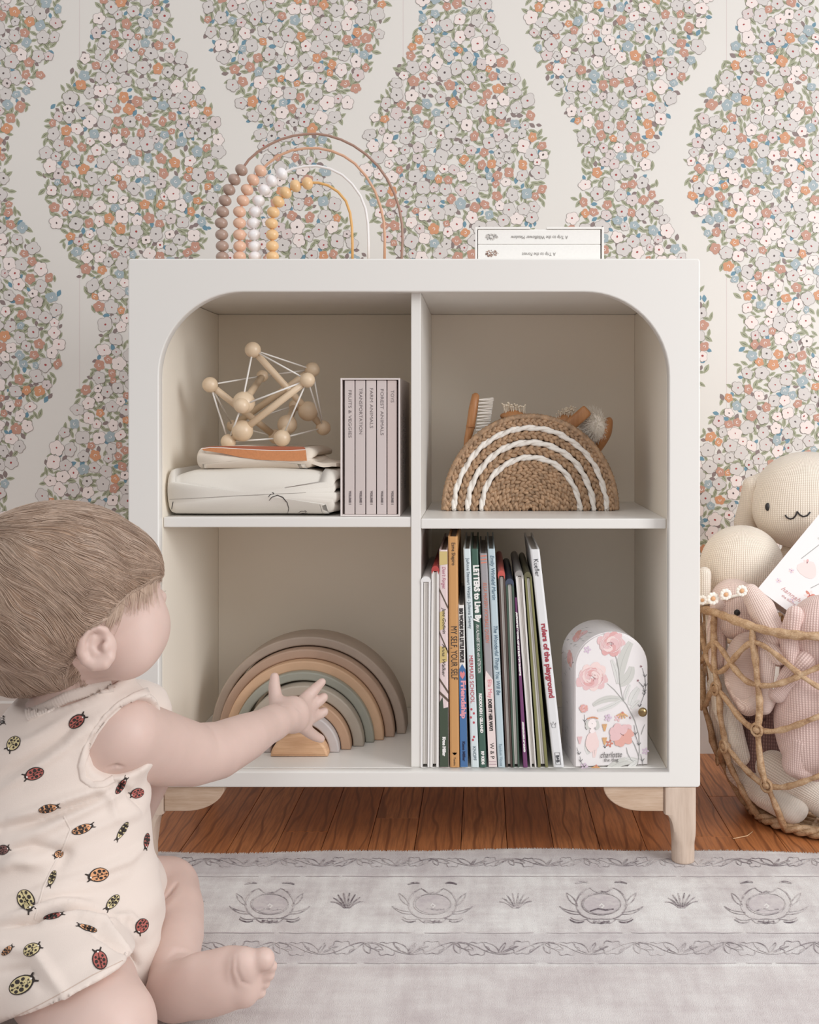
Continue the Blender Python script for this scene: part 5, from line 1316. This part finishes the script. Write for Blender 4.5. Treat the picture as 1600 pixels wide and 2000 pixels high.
b = MB(); b.box(0, wid, 0, H_, -.018, -.0168, 0, .0004, HM); b.build('box_base', m_tin, hb)
tb2 = MB()
def hp(x, y, o=.0002): return HM @ Vector((x, y, o))
rr = random.Random(8)
for k in range(5):
    x, y = (.035 + .02 * (k % 2), .035 + .034 * k) if k else (.055, .062); n_ = 5
for (x, y, s, mi) in ((.060, .040, .0075, 12), (.075, .105, .013, 9), (.030, .080, .006, 1), (.028, .130, .010, 5), (.070, .150, .013, 5), (.046, .018, .004, 10), (.015, .03, .004, 10), (.052, .128, .006, 2), (.085, .07, .012, 5), (.02, .055, .004, 10)):
    for k in range(6):
        a = k * 1.05 + x * 99; o = .0002 + .00002 * k; cx, cy = x + s * .55 * math.cos(a), y + s * .55 * math.sin(a)
        tb2.poly([hp(cx + s * (.52 * math.cos(t_) * math.cos(a) - .26 * math.sin(t_) * math.sin(a)), cy + s * (.52 * math.cos(t_) * math.sin(a) + .26 * math.sin(t_) * math.cos(a)), o) for t_ in [j * .7 for j in range(9)]], mi if k % 2 else (3 if mi != 5 else 6))
    tb2.poly([hp(x + s * .15 * math.cos(t_), y + s * .15 * math.sin(t_), .00036) for t_ in [j for j in range(6)]], 4)
for (x0_, y0_, x1_, y1_) in ((.06, .04, .10, .0), (.075, .10, .055, .05), (.03, .13, .02, .08), (.07, .15, .04, .10), (.085, .07, .07, .02)):
    d_ = Vector((x1_ - x0_, y1_ - y0_)).normalized(); nn = Vector((-d_.y, d_.x)) * .0005
    tb2.poly([hp(x0_ + nn.x, y0_ + nn.y), hp(x1_ + nn.x, y1_ + nn.y), hp(x1_ - nn.x, y1_ - nn.y), hp(x0_ - nn.x, y0_ - nn.y)], 7)
tb2.poly([hp(.036 + .012 * math.cos(t_) * (1.1 - .5 * math.sin(t_)), .073 + .014 * math.sin(t_), .0003) for t_ in [j * .5 for j in range(13)]], 3)
tb2.build('painted_flowers', tmats, hb)
lettering([('hannah', hp(.040, .024, .0004), X_, Y_, .030, .007, dict(shear=.35), 0), ('the bunny', hp(.042, .014, .0004), X_, Y_, .022, .004, {}, 0)], 'lettering', flatm('p_pinkink', (206, 160, 158)), hb)
# dry straw bit on the boards
b = MB(); b.tube([Vector(((x_ - VX) / F * dd, dd, FLOOR + .0012)) for x_, dd in [(1432, F * (EYE + .005) / (1640 - VY)), (1445, F * (EYE + .005) / (1637 - VY)), (1460, F * (EYE + .005) / (1634 - VY)), (1470, F * (EYE + .005) / (1626 - VY))]], .0007, 5)
tag(b.build('straw_strand', mat('dry_straw', srgb(216, 180, 140), .6), None, True), 'thin dry straw strand on the wood floor in front of the wicker basket', 'straw')

# ------------------------------------------------------------------ baby
m_skin = mat('skin', srgb(210, 183, 172), .5, var=.03, vscale=28, bump=.06, bscale=500, bdist=.0004, sss=.12)
m_romp = mat('romper_jersey', srgb(222, 208, 198), .9, bump=.35, bscale=1100, bdist=.0004, sheen=.25)
baby = empty('person', P(150, 1900, 1.10) * 1.0, 'baby in a sleeveless ladybug romper, seen from behind, reaching into the lower left cubby', 'person')
baby.location.z = 0
HD = 1.07; HC = P(122, 1163, HD)
def frame(yaw, pitch, roll=0):
    f = Vector((math.cos(yaw) * math.cos(pitch), math.sin(yaw) * math.cos(pitch), math.sin(pitch)))
    s = Vector((math.sin(yaw), -math.cos(yaw), 0)); u = s.cross(f); return f, s, u
Ff, Fs, Fu = frame(math.radians(57), math.radians(0))
RH = (tuple(Ff), tuple(Fs), tuple(Fu))
HS = 1.09
def H(a, s, u): return HC + Ff * a * HS + Fs * s * HS + Fu * u * HS
K = 1.0
S = Sdf()
def px(x, y, d): return P(x, y, d)
# head
S.ell(H(-.006, 0, .008), (.100, .083, .080), rot=RH)
S.ell(H(.034, 0, -.026), (.056, .062, .056), .02, rot=RH)
S.ell(px(246, 1114, 1.085), (.0285, .036, .031), .02)
for sg in (1, -1):
    S.ell(H(.052, .036 * sg, -.036), (.030, .030, .031), .016)
    S.ell(H(.030, .046 * sg, -.050), (.030, .022, .026), .014)
S.ell(px(266, 1220, 1.085), (.0285, .030, .032), .018); S.ell(px(244, 1262, 1.085), (.026, .03, .026), .02)
S.ell(H(.062, 0, -.070), (.020, .022, .016), .012); S.ell(H(.080, 0, -.046), (.018, .020, .016), .012)
S.cone(H(.088, 0, -.016), H(.104, 0, -.032), .006, .0085, .010); S.ell(H(.098, .008, -.031), .005, .004); S.ell(H(.098, -.008, -.031), .005, .004)
S.cone(H(.094, .010, -.043), H(.094, -.010, -.043), .0045, .0045, .004); S.cone(H(.093, .009, -.050), H(.093, -.009, -.050), .005, .005, .004)
for sg in (1, -1): S.ell(H(.090, .026 * sg, -.013), .011, .010, op='s')
S.cone(H(.078, .040, -.008), H(.086, .012, -.008), .005, .005, .010)
# neck and torso
S.cone(px(165, 1275, 1.105), px(152, 1400, 1.12), .0395, .048, .02)
S.ell(px(150, 1450, 1.13), (.065, .053, .048), .03); S.ell(px(112, 1560, 1.115), (.078, .064, .082), .03)
S.ell(px(108, 1690, 1.10), (.084, .074, .075), .03); S.ell(px(112, 1790, 1.095), (.090, .080, .058), .03)
# far shoulder and arm (left arm hangs forward, mostly hidden)
S.chain([px(262, 1400, 1.20), px(300, 1500, 1.26), px(262, 1600, 1.30)], [.032, .025, .019], .015)
S.ell(px(255, 1625, 1.31), (.018, .016, .018), .01)
for k, (a, b_) in enumerate([((248, 1640), (240, 1662)), ((256, 1642), (252, 1666)), ((264, 1641), (264, 1664)), ((271, 1637), (274, 1658)), ((272, 1620), (284, 1634))]):
    S.cone(px(*a, 1.312), px(*b_, 1.312), .0062, .0052, .003)
# reaching arm
S.chain([px(236, 1434, 1.105), px(275, 1450, 1.145), px(325, 1464, 1.190), px(378, 1474, 1.230), px(425, 1466, 1.265), px(480, 1440, 1.315), px(532, 1413, 1.368)], [.0395, .0400, .0385, .0345, .0325, .0282, .0205], .016)
# hand
S.cone(px(530, 1413, 1.368), px(556, 1402, 1.395), .0200, .0205, .010)
S.ell(px(572, 1396, 1.412), (.0220, .0160, .0245), .010); S.ell(px(592, 1398, 1.425), (.0130, .011, .0215), .008)
S.chain([px(546, 1390, 1.400), px(538, 1362, 1.412), px(536, 1340, 1.418), px(536.5, 1322, 1.422)], [.0125, .0088, .0078, .0060], .008)
S.chain([px(588, 1376, 1.425), px(600, 1361, 1.438), px(614, 1347, 1.446), px(629, 1332, 1.450)], [.0098, .0084, .0074, .0055], .0045)
S.chain([px(600, 1388, 1.430), px(612, 1376, 1.444), px(624, 1368, 1.450), px(632, 1362, 1.452)], [.0092, .0080, .0074, .0064], .0035)
S.chain([px(602, 1404, 1.430), px(614, 1399, 1.444), px(626, 1394, 1.452), px(633, 1390, 1.454)], [.0092, .0076, .0070, .0062], .0035)
S.chain([px(592, 1418, 1.424), px(604, 1430, 1.440), px(616, 1438, 1.452), px(627, 1443, 1.460)], [.0092, .0076, .0068, .0056], .0035)
# far leg: thigh, knee, shin, foot with the sole towards us
S.chain([px(190, 1745, 1.15), px(262, 1742, 1.20), px(322, 1738, 1.225)], [.048, .040, .0345], .02)
S.chain([px(328, 1740, 1.222), px(340, 1780, 1.180), px(342, 1830, 1.130), px(336, 1890, 1.075)], [.0335, .0315, .0290, .0245], .008)
S.ell(px(343, 1938, 1.046), (.0290, .022, .0280), .012)
S.ell(px(400, 1924, 1.036), (.0350, .0190, .0310), .014); S.ell(px(452, 1908, 1.033), (.0270, .0175, .0290), .012)
S.ell(px(476, 1886, 1.026), (.0165, .0140, .0170), .006); S.ell(px(484, 1925, 1.032), (.0120, .014, .0190), .008)
S.chain([px(500, 1876, 1.030), px(515, 1873, 1.027)], [.0100, .0106], .0035)
S.chain([px(512, 1892, 1.033), px(530, 1887, 1.033)], [.0062, .0060], .0014); S.chain([px(508, 1907, 1.034), px(526, 1904, 1.034)], [.0058, .0056], .0014)
S.chain([px(500, 1922, 1.035), px(518, 1920, 1.035)], [.0055, .0053], .0014); S.chain([px(492, 1937, 1.036), px(509, 1938, 1.036)], [.0059, .0058], .0014)
# near leg
S.chain([px(95, 1850, 1.04), px(160, 1950, .985), px(205, 2010, .955)], [.056, .050, .042], .02)
S.chain([px(205, 2010, .955), px(130, 2085, .93), px(20, 2100, .92)], [.040, .030, .024], .012)
S.chain([px(20, 2100, .92), px(-50, 2090, .92)], [.022, .018], .010)
# ear
E0 = px(186, 1262, 1.052)
S.plane((0, 0, .0008), (0, 0, 1), .006)
V, Fc = S.mesh(.0020)
V = smooth_v(V, Fc, 2, .5)
def vnorm(V, Fc):
    a = V[Fc[:, 2]] - V[Fc[:, 0]]; b_ = V[Fc[:, 3]] - V[Fc[:, 1]]; nf_ = np.cross(a, b_); N = np.zeros_like(V)
    for k in range(4): np.add.at(N, Fc[:, k], nf_)
    return N / (np.linalg.norm(N, axis=1)[:, None] + 1e-12)
def displace(V, Fc, folds, md=1.03, clip=-.0052):
    """raise or sink the surface along curves lying on it"""
    N = vnorm(V, Fc); bv = BVHTree.FromPolygons(V.tolist(), Fc.tolist()); D_ = np.zeros(len(V))
    for pts, wpx_, amp in folds:
        P3 = []
        for a, b_ in zip(pts, pts[1:]):
            for k in range(8):
                t_ = k / 8; h, n = rayhit(bv, a[0] + (b_[0] - a[0]) * t_, a[1] + (b_[1] - a[1]) * t_)
                if h: P3.append(tuple(h))
        if len(P3) < 2: continue
        P3 = np.array(P3); m_ = len(P3); sgm = M(wpx_, md); best = np.full(len(V), 9.0); tt = np.zeros(len(V))
        for k in range(m_ - 1):
            a, ba = P3[k], P3[k + 1] - P3[k]
            if np.linalg.norm(ba) > .03: continue
            t_ = np.clip(((V - a) @ ba) / ((ba @ ba) + 1e-12), 0, 1); dd_ = np.linalg.norm(V - a - t_[:, None] * ba, axis=1)
            u = dd_ < best; best[u] = dd_[u]; tt[u] = ((k + t_) / m_)[u]
        D_ += amp * np.exp(-(best / sgm) ** 2) * np.sin(np.pi * np.clip(tt, .06, .94)) ** .6
    D_ = np.maximum(D_, clip)
    return V + N * D_[:, None]
V = displace(V, Fc, [([(284, 1784), (305, 1768), (328, 1748), (346, 1722)], 4.5, -.0050), ([(300, 1790), (325, 1772), (352, 1740)], 12, .0016), ([(462, 1868), (462, 1895), (472, 1918), (492, 1925)], 3.5, -.0014),
    ([(452, 1870), (450, 1900), (458, 1935)], 3.5, -.0009), ([(330, 1870), (345, 1858), (375, 1860)], 5, -.0014), ([(212, 1500), (228, 1495), (240, 1498)], 4, -.0030), ([(538, 1372), (548, 1378), (560, 1380)], 3, -.0008),
    ([(150, 1330), (180, 1328), (215, 1320)], 4, -.0012), ([(604, 1352), (609, 1358)], 2, -.0006), ([(575, 1380), (590, 1392)], 3, -.0006), ([(536, 1345), (543, 1345)], 2, -.0005), ([(612, 1346), (618, 1350)], 2, -.0005)])
body = put('body', np_mesh('body', V, Fc), m_skin, baby)
bv_body = BVHTree.FromPolygons(V.tolist(), Fc.tolist())
# ear, joined into the body mesh further down
h, n = rayhit(bv_body, 186, 1262)
ed = h.y - .004
Se = Sdf()
def ep(x, y, o): return P(x, y, ed - o)
Se.ell(ep(190, 1264, -.003), (.018, .012, .0185), .006)
Se.chain([ep(203, 1232, .002), ep(190, 1228, .007), ep(172, 1234, .011), ep(160, 1252, .013), ep(158, 1272, .012), ep(167, 1289, .009), ep(184, 1298, .005), ep(203, 1296, .003), ep(213, 1286, .001)], [.0045, .0046, .0046, .0046, .0046, .0052, .0062, .0062, .005], .005)
Se.ell(ep(190, 1254, .014), (.0095, .0085, .0110), .004, op='s'); Se.ell(ep(196, 1262, .010), (.0055, .009, .0065), .003, op='s')
Se.chain([ep(181, 1246, .006), ep(176, 1262, .007), ep(184, 1277, .006)], [.0028, .003, .003], .003)
Se.ell(ep(205, 1264, .005), (.0032, .004, .0048), .003)
Ve, Fe = Se.mesh(.0012); Ve = smooth_v(Ve, Fe, 2, .5)
b = MB(); b.mesh(np_mesh('t', Ve, Fe)); eo = b.build('ear', m_skin, baby, True)

# eye and lashes of the visible side
b = MB(); b.sphere(H(.078, .026, -.013), .0095, 0, 20, 14, (1, 1, 1)); b.sphere(H(.0805, .0262, -.013), .0075, 1, 16, 12)
b.build('eye', [mat('eye_white', srgb(236, 230, 226), .2), mat('iris_blue', srgb(84, 100, 116), .15)], baby, True)
b = MB()
for k in range(7):
    a = k / 6 - .5; p0 = H(.0875, .022 + .012 * a, -.008); p1 = p0 + Ff * .006 + Fu * (.002 + .0018 * a) + Fs * .003 * a
    b.tube([p0, p0.lerp(p1, .5) - Fu * .0006, p1], [.00025, .0002, .0001], 4)
b.build('eyelashes', mat('lash_brown', srgb(104, 80, 66), .7), baby, True)

# ---- hair: cap plus combed strands
crown = px(6, 1122, 1.03)
Sh = Sdf()
Sh.ell(H(-.007, 0, .009), (.1026, .0857, .0826), rot=RH); Sh.ell(px(246, 1112, 1.085), (.0305, .038, .0325), .02); Sh.ell(px(50, 1275, 1.10), (.050, .050, .043), .03)
Sh.ell(px(108, 1272, 1.075), (.034, .034, .032), .03)
Sh.ell(px(311, 1234, 1.07), (.0405, .14, .0475), .006, op='s'); Sh.ell(px(240, 1318, 1.05), (.044, .09, .047), .006, op='s'); Sh.ell(px(196, 1268, 1.0), (.022, .06, .021), .005, op='s')
Vh, Fh = Sh.mesh(.0025); Vh = smooth_v(Vh, Fh, 3, .5)
def hair_mat():
    m = bpy.data.materials.new('baby_hair'); m.use_nodes = True; t = NT(m); bs = t.n['Principled BSDF']
    geo = t.add('ShaderNodeNewGeometry'); n = t.noise(t.coord(), 34, 4)
    s = t.math('ADD', t.math('MULTIPLY', geo.outputs['Random Per Island'], .40), t.math('MULTIPLY', n, .60))
    t.link(t.ramp(s, [(.05, srgb(140, 114, 96)), (.45, srgb(188, 162, 142)), (.9, srgb(222, 200, 182))]), bs.inputs['Base Color'])
    bs.inputs['Roughness'].default_value = .33; bs.inputs['Anisotropic'].default_value = .4; return m
hm = hair_mat()
hair = put('hair', np_mesh('hair', Vh, Fh), mat('hair_base', srgb(164, 136, 114), .6, var=.15, vscale=60), baby)
bvh = BVHTree.FromPolygons(Vh.tolist(), Fh.tolist())
rr = random.Random(21); hb_ = MB(); hv = np.array(Vh); cands = hv[rr.sample(range(len(hv)), min(len(hv), 12500))]
hn = 0
from mathutils import noise as mnoise
def hair_dir(p, n):
    # away from the crown along the scalp, turning down at the sides and back
    d = p - crown; d = d - n * d.dot(n)
    if d.length < 1e-4: d = Vector((1, 0, 0))
    d.normalize(); f = (p - HC).dot(Ff)
    dn = Vector((0, 0, -1)); dn = dn - n * dn.dot(n)
    w_ = max(0, min(1, (HC.z + .02 - p.z) / .07)) * (.9 if f < .04 else .5)
    w_ = max(w_, .25)
    d = d * (1 - .55 * w_) + dn * (.85 * w_); d = d - n * d.dot(n)
    if d.length < 1e-5: return Vector((1, 0, 0))
    return d.normalized()
for c in cands:
    p = Vector(c)
    if p.y > 1.13: continue
    L = rr.uniform(.030, .066); st = 9; pts = []; q = p.copy(); lift0 = rr.uniform(-.0003, .0006) + .0011 * mnoise.noise(p * 95.0)
    wob = rr.uniform(-.10, .10); ok = True; free = 0
    for i in range(st):
        loc, n, idx, dist = bvh.find_nearest(q)
        if free:
            lb, nb, _, db = bv_body.find_nearest(q)
            if db < .02: loc, n = lb, nb
        if loc is None: ok = False; break
        pts.append(loc + n * (lift0 + .0010 * (i / st) ** 2 + .0003))
        d = hair_dir(loc, n); cl = mnoise.noise(loc * 38.0) * .55 + mnoise.noise(loc * 110.0) * .30; d = (d + n.cross(d) * (wob * .4 + cl)).normalized(); q = loc + d * (L / st)
        l2, n2, i2, ds = bvh.find_nearest(q)
        if ds > .0012 or free: free += 1
        if free > 3: break
    if not ok or len(pts) < 3: continue
    if any(236 < topx(q_)[0] < 330 and 1188 < topx(q_)[1] < 1330 for q_ in pts): continue
    rad = [.00031 * (1 - .75 * (k / (len(pts) - 1)) ** 2) for k in range(len(pts))]
    hb_.tube(pts, rad, 3, 0, cap=False); hn += 1
so = hb_.build('hair_strands', hm, baby, True); so['kind'] = 'stuff'
# wispy fringe over the forehead and temple, following the skin
fb_ = MB()
for k in range(1100):
    t_ = rr.random()
    x = 304 - 80 * t_ + rr.uniform(-16, 10); y = 1090 + 78 * t_ ** 1.3 + rr.uniform(-30, 22)
    h, n = rayhit(bvh, x, y)
    if h is None: continue
    pts = [h + n * .0006]; q = h.copy(); dd_ = Vector((.20 - .25 * t_, .0, -1)).normalized()
    for i in range(7):
        q = pts[-1] + dd_ * .0058; l1, n1, _, _ = bv_body.find_nearest(q)
        if (l1 - pts[-1]).length > .009: break
        pts.append(l1 + n1 * .0010); dd_ = (dd_ + Vector((-.05, 0, 0))).normalized()
    if len(pts) < 4 or any(236 < topx(q_)[0] < 330 and 1205 < topx(q_)[1] < 1330 for q_ in pts): continue
    fb_.tube(pts[:rr.randint(4, 8)], lambda u: .00030 * (1 - .7 * u), 3, 0, cap=False)
so = fb_.build('hair_fringe', hm, baby, True); so['kind'] = 'stuff'

# ---- romper
Sr = Sdf()
Sr.cone(px(160, 1330, 1.11), px(150, 1400, 1.12), .043, .050, .02)
Sr.ell(px(150, 1450, 1.13), (.068, .056, .050), .03); Sr.ell(px(112, 1560, 1.115), (.082, .068, .085), .03)
Sr.ell(px(108, 1690, 1.10), (.088, .078, .078), .03); Sr.ell(px(112, 1790, 1.095), (.094, .084, .060), .03)
Sr.ell(px(238, 1428, 1.105), (.037, .036, .037), .02)
Sr.cone(px(262, 1400, 1.20), px(272, 1430, 1.215), .034, .032, .015)
Sr.chain([px(190, 1745, 1.15), px(228, 1745, 1.17)], [.050, .046], .02)
Sr.chain([px(95, 1850, 1.04), px(160, 1950, .985), px(190, 1990, .965)], [.059, .0535, .049], .02)
Sr.ell(px(25, 1900, 1.03), (.060, .055, .058), .03)
Sr.plane(px(135, 1925, .94), (-.42, .12, .90), .002)
Sr.ell(px(245, 1815, 1.085), (.022, .03, .050), .02); Sr.ell(px(262, 1868, 1.07), (.0135, .02, .034), .012)
# cut-outs: neck, near armhole, hems
Sr.ell(px(150, 1318, 1.11), (.075, .11, .030), .002, rot=((.95, 0, .31), (0, 1, 0), (-.31, 0, .95)), op='s')
Sr.ell(px(256, 1448, 1.06), (.055, .080, .043), .002, rot=((.80, 0, .6), (0, 1, 0), (-.6, 0, .80)), op='s')
Sr.chain([px(290, 1456, 1.15), px(325, 1464, 1.190), px(378, 1474, 1.230)], [.0440, .0445, .040], .002, op='s')
Sr.ell(px(303, 1482, 1.08), (.023, .07, .026), .003, op='s')
Sr.plane((0, 0, .0030), (0, 0, 1), .006)
Vr, Fr = Sr.mesh(.0026, inflate=.0068)
Vr = smooth_v(Vr, Fr, 2, .5)
folds = [([(-20, 1535), (60, 1480), (120, 1440), (165, 1400)], 9, -.0022), ([(-20, 1560), (70, 1500), (130, 1460), (170, 1420)], 9, .0026), ([(0, 1470), (70, 1440), (150, 1390), (215, 1360)], 8, .0016),
 ([(0, 1605), (60, 1588), (150, 1555), (215, 1530)], 9, .0032), ([(0, 1620), (70, 1604), (150, 1572), (235, 1542)], 7, -.0034), ([(10, 1655), (90, 1620), (180, 1575), (262, 1530)], 9, .0022),
 ([(0, 1668), (60, 1650), (130, 1668), (110, 1700)], 10, -.0028), ([(60, 1690), (130, 1640), (220, 1600), (280, 1585)], 9, .0016), ([(80, 1735), (170, 1710), (250, 1680), (290, 1640)], 8, .0016),
 ([(-10, 1812), (60, 1800), (120, 1782), (190, 1780), (240, 1800)], 7, -.0042), ([(-10, 1800), (60, 1786), (120, 1768), (180, 1764)], 8, .0030), ([(90, 1800), (150, 1792), (200, 1805), (252, 1856)], 8, .0036),
 ([(170, 1812), (210, 1835), (250, 1862), (270, 1890)], 6, -.0034), ([(200, 1800), (250, 1790), (285, 1830)], 8, .0024), ([(0, 1850), (70, 1862), (110, 1920), (140, 1960)], 8, .0022), ([(0, 1900), (50, 1890), (90, 1935)], 7, -.0020),
 ([(0, 1760), (80, 1745), (170, 1735), (260, 1700)], 9, .0014), ([(0, 1700), (30, 1680), (90, 1690)], 11, .0026), ([(190, 1535), (215, 1560), (225, 1600)], 7, .0020), ([(215, 1520), (250, 1545), (280, 1590)], 6, -.0022)]
Vr = displace(Vr, Fr, [(a, b_ * 1.1, c * 2.5) for a, b_, c in folds], clip=-.0068)
Nr = vnorm(Vr, Fr); fd = np.zeros(len(Vr))
for i, v_ in enumerate(Vr):
    al = v_[0] * .88 + v_[2] * .42; ac = -v_[0] * .42 + v_[2] * .88; q_ = mnoise.noise(Vector((al * 9, v_[1] * 14, ac * 46 + 6 * v_[0]))); fd[i] = .0042 * max(0, q_ + .05) ** .8 if q_ > -.05 else 0
Vr = smooth_v(Vr + Nr * fd[:, None], Fr, 1, .5); Vr[:, 2] = np.maximum(Vr[:, 2], .0012)
bvr = BVHTree.FromPolygons(Vr.tolist(), Fr.tolist())
rmb = MB(); rmesh = np_mesh('romper', Vr, Fr); rmb.mesh(rmesh)
nclothes = len(rmb.f)
def dpoly(pts, off, mi, fanout=True):
    out = []
    for (x, y) in pts:
        h, n = rayhit(bvr, x, y)
        if h is None: return
        out.append(h + n * off)
    zs = [p.y for p in out]
    if max(zs) - min(zs) > .045: return
    cx = sum(p[0] for p in pts) / len(pts); cy = sum(p[1] for p in pts) / len(pts); h, n = rayhit(bvr, cx, cy)
    if h is None: return
    c = h + n * off; mid = []
    for (x, y) in pts:
        hh, nn_ = rayhit(bvr, (x + cx) / 2, (y + cy) / 2)
        if hh is None: return
        mid.append(hh + nn_ * off)
    rmb.grid([out, mid], mi, closev=True)
    k = len(mid)
    for i in range(k): rmb.poly([mid[i], mid[(i + 1) % k], c], mi)
def bug(cx, cy, w_, h_, ang, col):
    ca, sa = math.cos(math.radians(ang)), math.sin(math.radians(ang)); a, b_ = w_ / 2, h_ / 2
    T = lambda x, y: (cx + x * ca - y * sa, cy + x * sa + y * ca)
    E = lambda ox, oy, rx, ry, n=16: [T(ox + rx * math.cos(t), oy + ry * math.sin(t)) for t in [2 * math.pi * k / n for k in range(n)]]
    dpoly(E(a * .80, 0, a * .34, b_ * .52, 10), .0005, 1)
    for sg in (-1, 1): dpoly([T(a * 1.0, sg * b_ * .2), T(a * 1.34, sg * b_ * .55), T(a * 1.22, sg * b_ * .65), T(a * .9, sg * b_ * .4)], .0005, 1)
    dpoly(E(0, 0, a, b_, 20), .0006, 1); dpoly(E(-a * .02, 0, a * .89, b_ * .86, 20), .0008, col)
    dpoly([T(-a * .88, -.6), T(a * .7, -.6), T(a * .7, .6), T(-a * .88, .6)], .00095, 1)
    for (ox, oy, r) in ((-.55, .42, .15), (-.12, .5, .19), (.35, .45, .15), (-.55, -.42, .15), (-.1, -.5, .2), (.35, -.45, .14), (-.30, .12, .1), (.12, -.16, .11), (.1, .18, .09), (-.74, 0, .09)):
        dpoly(E(ox * a, oy * b_, r * a, r * a * .85, 8), .00105, 1)
    dpoly(E(a * .84, 0, a * .09, b_ * .14, 7), .0011, 5)
RED, ORG, YEL, PNK = 2, 3, 4, 2
for bg_ in [(150, 1409, 36, 25, -38, RED), (27, 1452, 32, 24, 130, YEL), (68, 1511, 38, 24, 160, RED), (94, 1579, 38, 15, -14, ORG), (160, 1620, 42, 17, -20, ORG), (236, 1536, 36, 13, -58, RED), (268, 1549, 26, 20, 165, RED),
            (239, 1622, 40, 12, 122, YEL), (286, 1642, 30, 11, 98, RED), (6, 1660, 24, 20, -20, 6), (115, 1668, 20, 16, 150, ORG), (193, 1709, 40, 27, 165, ORG), (102, 1715, 32, 13, 110, YEL), (51, 1758, 42, 34, 60, YEL),
            (220, 1762, 36, 18, 130, YEL), (103, 1789, 38, 13, -14, RED), (172, 1813, 38, 13, 198, ORG), (277, 1808, 30, 25, 120, RED), (62, 1855, 34, 24, -25, YEL), (195, 1876, 38, 30, 255, RED), (42, 1924, 52, 34, -30, YEL), (14, 1857, 26, 12, -40, ORG), (4, 1402, 22, 18, 80, ORG)]:
    bug(*bg_)
# seams and binding as strips on the cloth
def strip(pts, wpx_, mi, off=.0012, hump=True, n=7):
    fine = []
    for a, b_ in zip(pts, pts[1:]):
        for k in range(n): fine.append((a[0] + (b_[0] - a[0]) * k / n, a[1] + (b_[1] - a[1]) * k / n))
    fine.append(pts[-1]); rows = [[], [], []]
    for i, (x, y) in enumerate(fine):
        a = fine[max(0, i - 2)]; b_ = fine[min(len(fine) - 1, i + 2)]; dx, dy = b_[0] - a[0], b_[1] - a[1]; q = math.hypot(dx, dy) or 1
        tri = []
        for sgn, o in ((-1, .0002), (0, off), (1, .0002)):
            h, n_ = rayhit(bvr, x - dy / q * wpx_ / 2 * sgn, y + dx / q * wpx_ / 2 * sgn)
            if h is None: tri = None; break
            tri.append(h + n_ * o)
        if tri and max(t.y for t in tri) - min(t.y for t in tri) < .02:
            for r, t in zip(rows, tri): r.append(t)
    if len(rows[0]) > 2: rmb.grid(rows, mi)
strip([(125, 1595), (138, 1620), (122, 1660), (100, 1700), (84, 1735), (68, 1795)], 4, 0, .0009)
strip([(60, 1398), (100, 1385), (140, 1368), (185, 1352), (225, 1342)], 2.0, 7, .0006)
strip([(30, 1985), (80, 1961), (130, 1934), (180, 1905), (240, 1876)], 1.6, 7, .0005)
m_bug = [mat('bug_black', srgb(54, 46, 42), .85), mat('bug_red', srgb(178, 98, 90), .85), mat('bug_orange', srgb(222, 162, 118), .85), mat('bug_straw', srgb(212, 196, 148), .85), mat('bug_eye', srgb(236, 230, 224), .8), mat('bug_plum', srgb(130, 92, 88), .85), mat('stitch_beige', srgb(200, 178, 164), .9)]
# order of indices: 0 cloth, 1 black, 2 red, 3 orange, 4 straw, 5 eye, 6 plum, 7 stitch
rom = rmb.build('romper', [m_romp] + m_bug, baby, True)
# ribbed collar, armhole binding and ruffled far shoulder
bvr2 = bvr
def trim_band(pts, wpx_, name, off, rib, n=14):
    fine = []
    for a, b_ in zip(pts, pts[1:]):
        for k in range(n): fine.append((a[0] + (b_[0] - a[0]) * k / n, a[1] + (b_[1] - a[1]) * k / n))
    rows = []; sgs = [-1, -.85, -.5, 0, .5, .85, 1]
    for i, (x, y) in enumerate(fine):
        a = fine[max(0, i - 3)]; b_ = fine[min(len(fine) - 1, i + 3)]; dx, dy = b_[0] - a[0], b_[1] - a[1]; q = math.hypot(dx, dy) or 1; row = []
        for sg in sgs:
            X, Y = x - dy / q * wpx_ / 2 * sg, y + dx / q * wpx_ / 2 * sg; c = []
            for bv in (bvr, bv_body):
                h, n_ = rayhit(bv, X, Y)
                if h is not None: c.append((h.y, h, n_))
            if not c: row = None; break
            _, h, n_ = min(c, key=lambda q_: q_[0]); row.append(h + n_ * (off * (1 - .6 * abs(sg) ** 4) + rib * (i % 2) * (1 if abs(sg) < .9 else 0)) if abs(sg) < 1 else h - n_ * .001)
        if row: rows.append(row)
    rows = [r for i, r in enumerate(rows) if i == 0 or (r[3] - rows[i - 1][3]).length < .02]
    b = MB(); b.grid(rows); return b.build(name, m_romp, rom, True)
trim_band([(52, 1398), (90, 1382), (130, 1362), (175, 1348), (222, 1340)], 24, 'collar', .0020, .0009, 16)
trim_band([(290, 1350), (262, 1360), (234, 1376), (208, 1400), (186, 1430), (168, 1464), (159, 1496), (163, 1520), (180, 1533), (202, 1532), (224, 1520)], 15, 'armhole_binding', .0016, .0003, 12)
b = MB(); rows = []
for i in range(61):
    t_ = i / 60; x = 218 + 70 * t_; y = 1340 + 26 * t_ * t_; w_ = .004 * math.sin(t_ * 42)
    rows.append([P(x, y + 10, 1.165), P(x + 1, y - 2, 1.163 + w_ * .5) , P(x + 5, y - 9, 1.160 + w_), P(x + 9, y - 4 + 2 * math.sin(t_ * 42), 1.156 + w_ * 1.2)])
b.grid(rows); o = b.build('shoulder_frill', m_romp, rom, True)
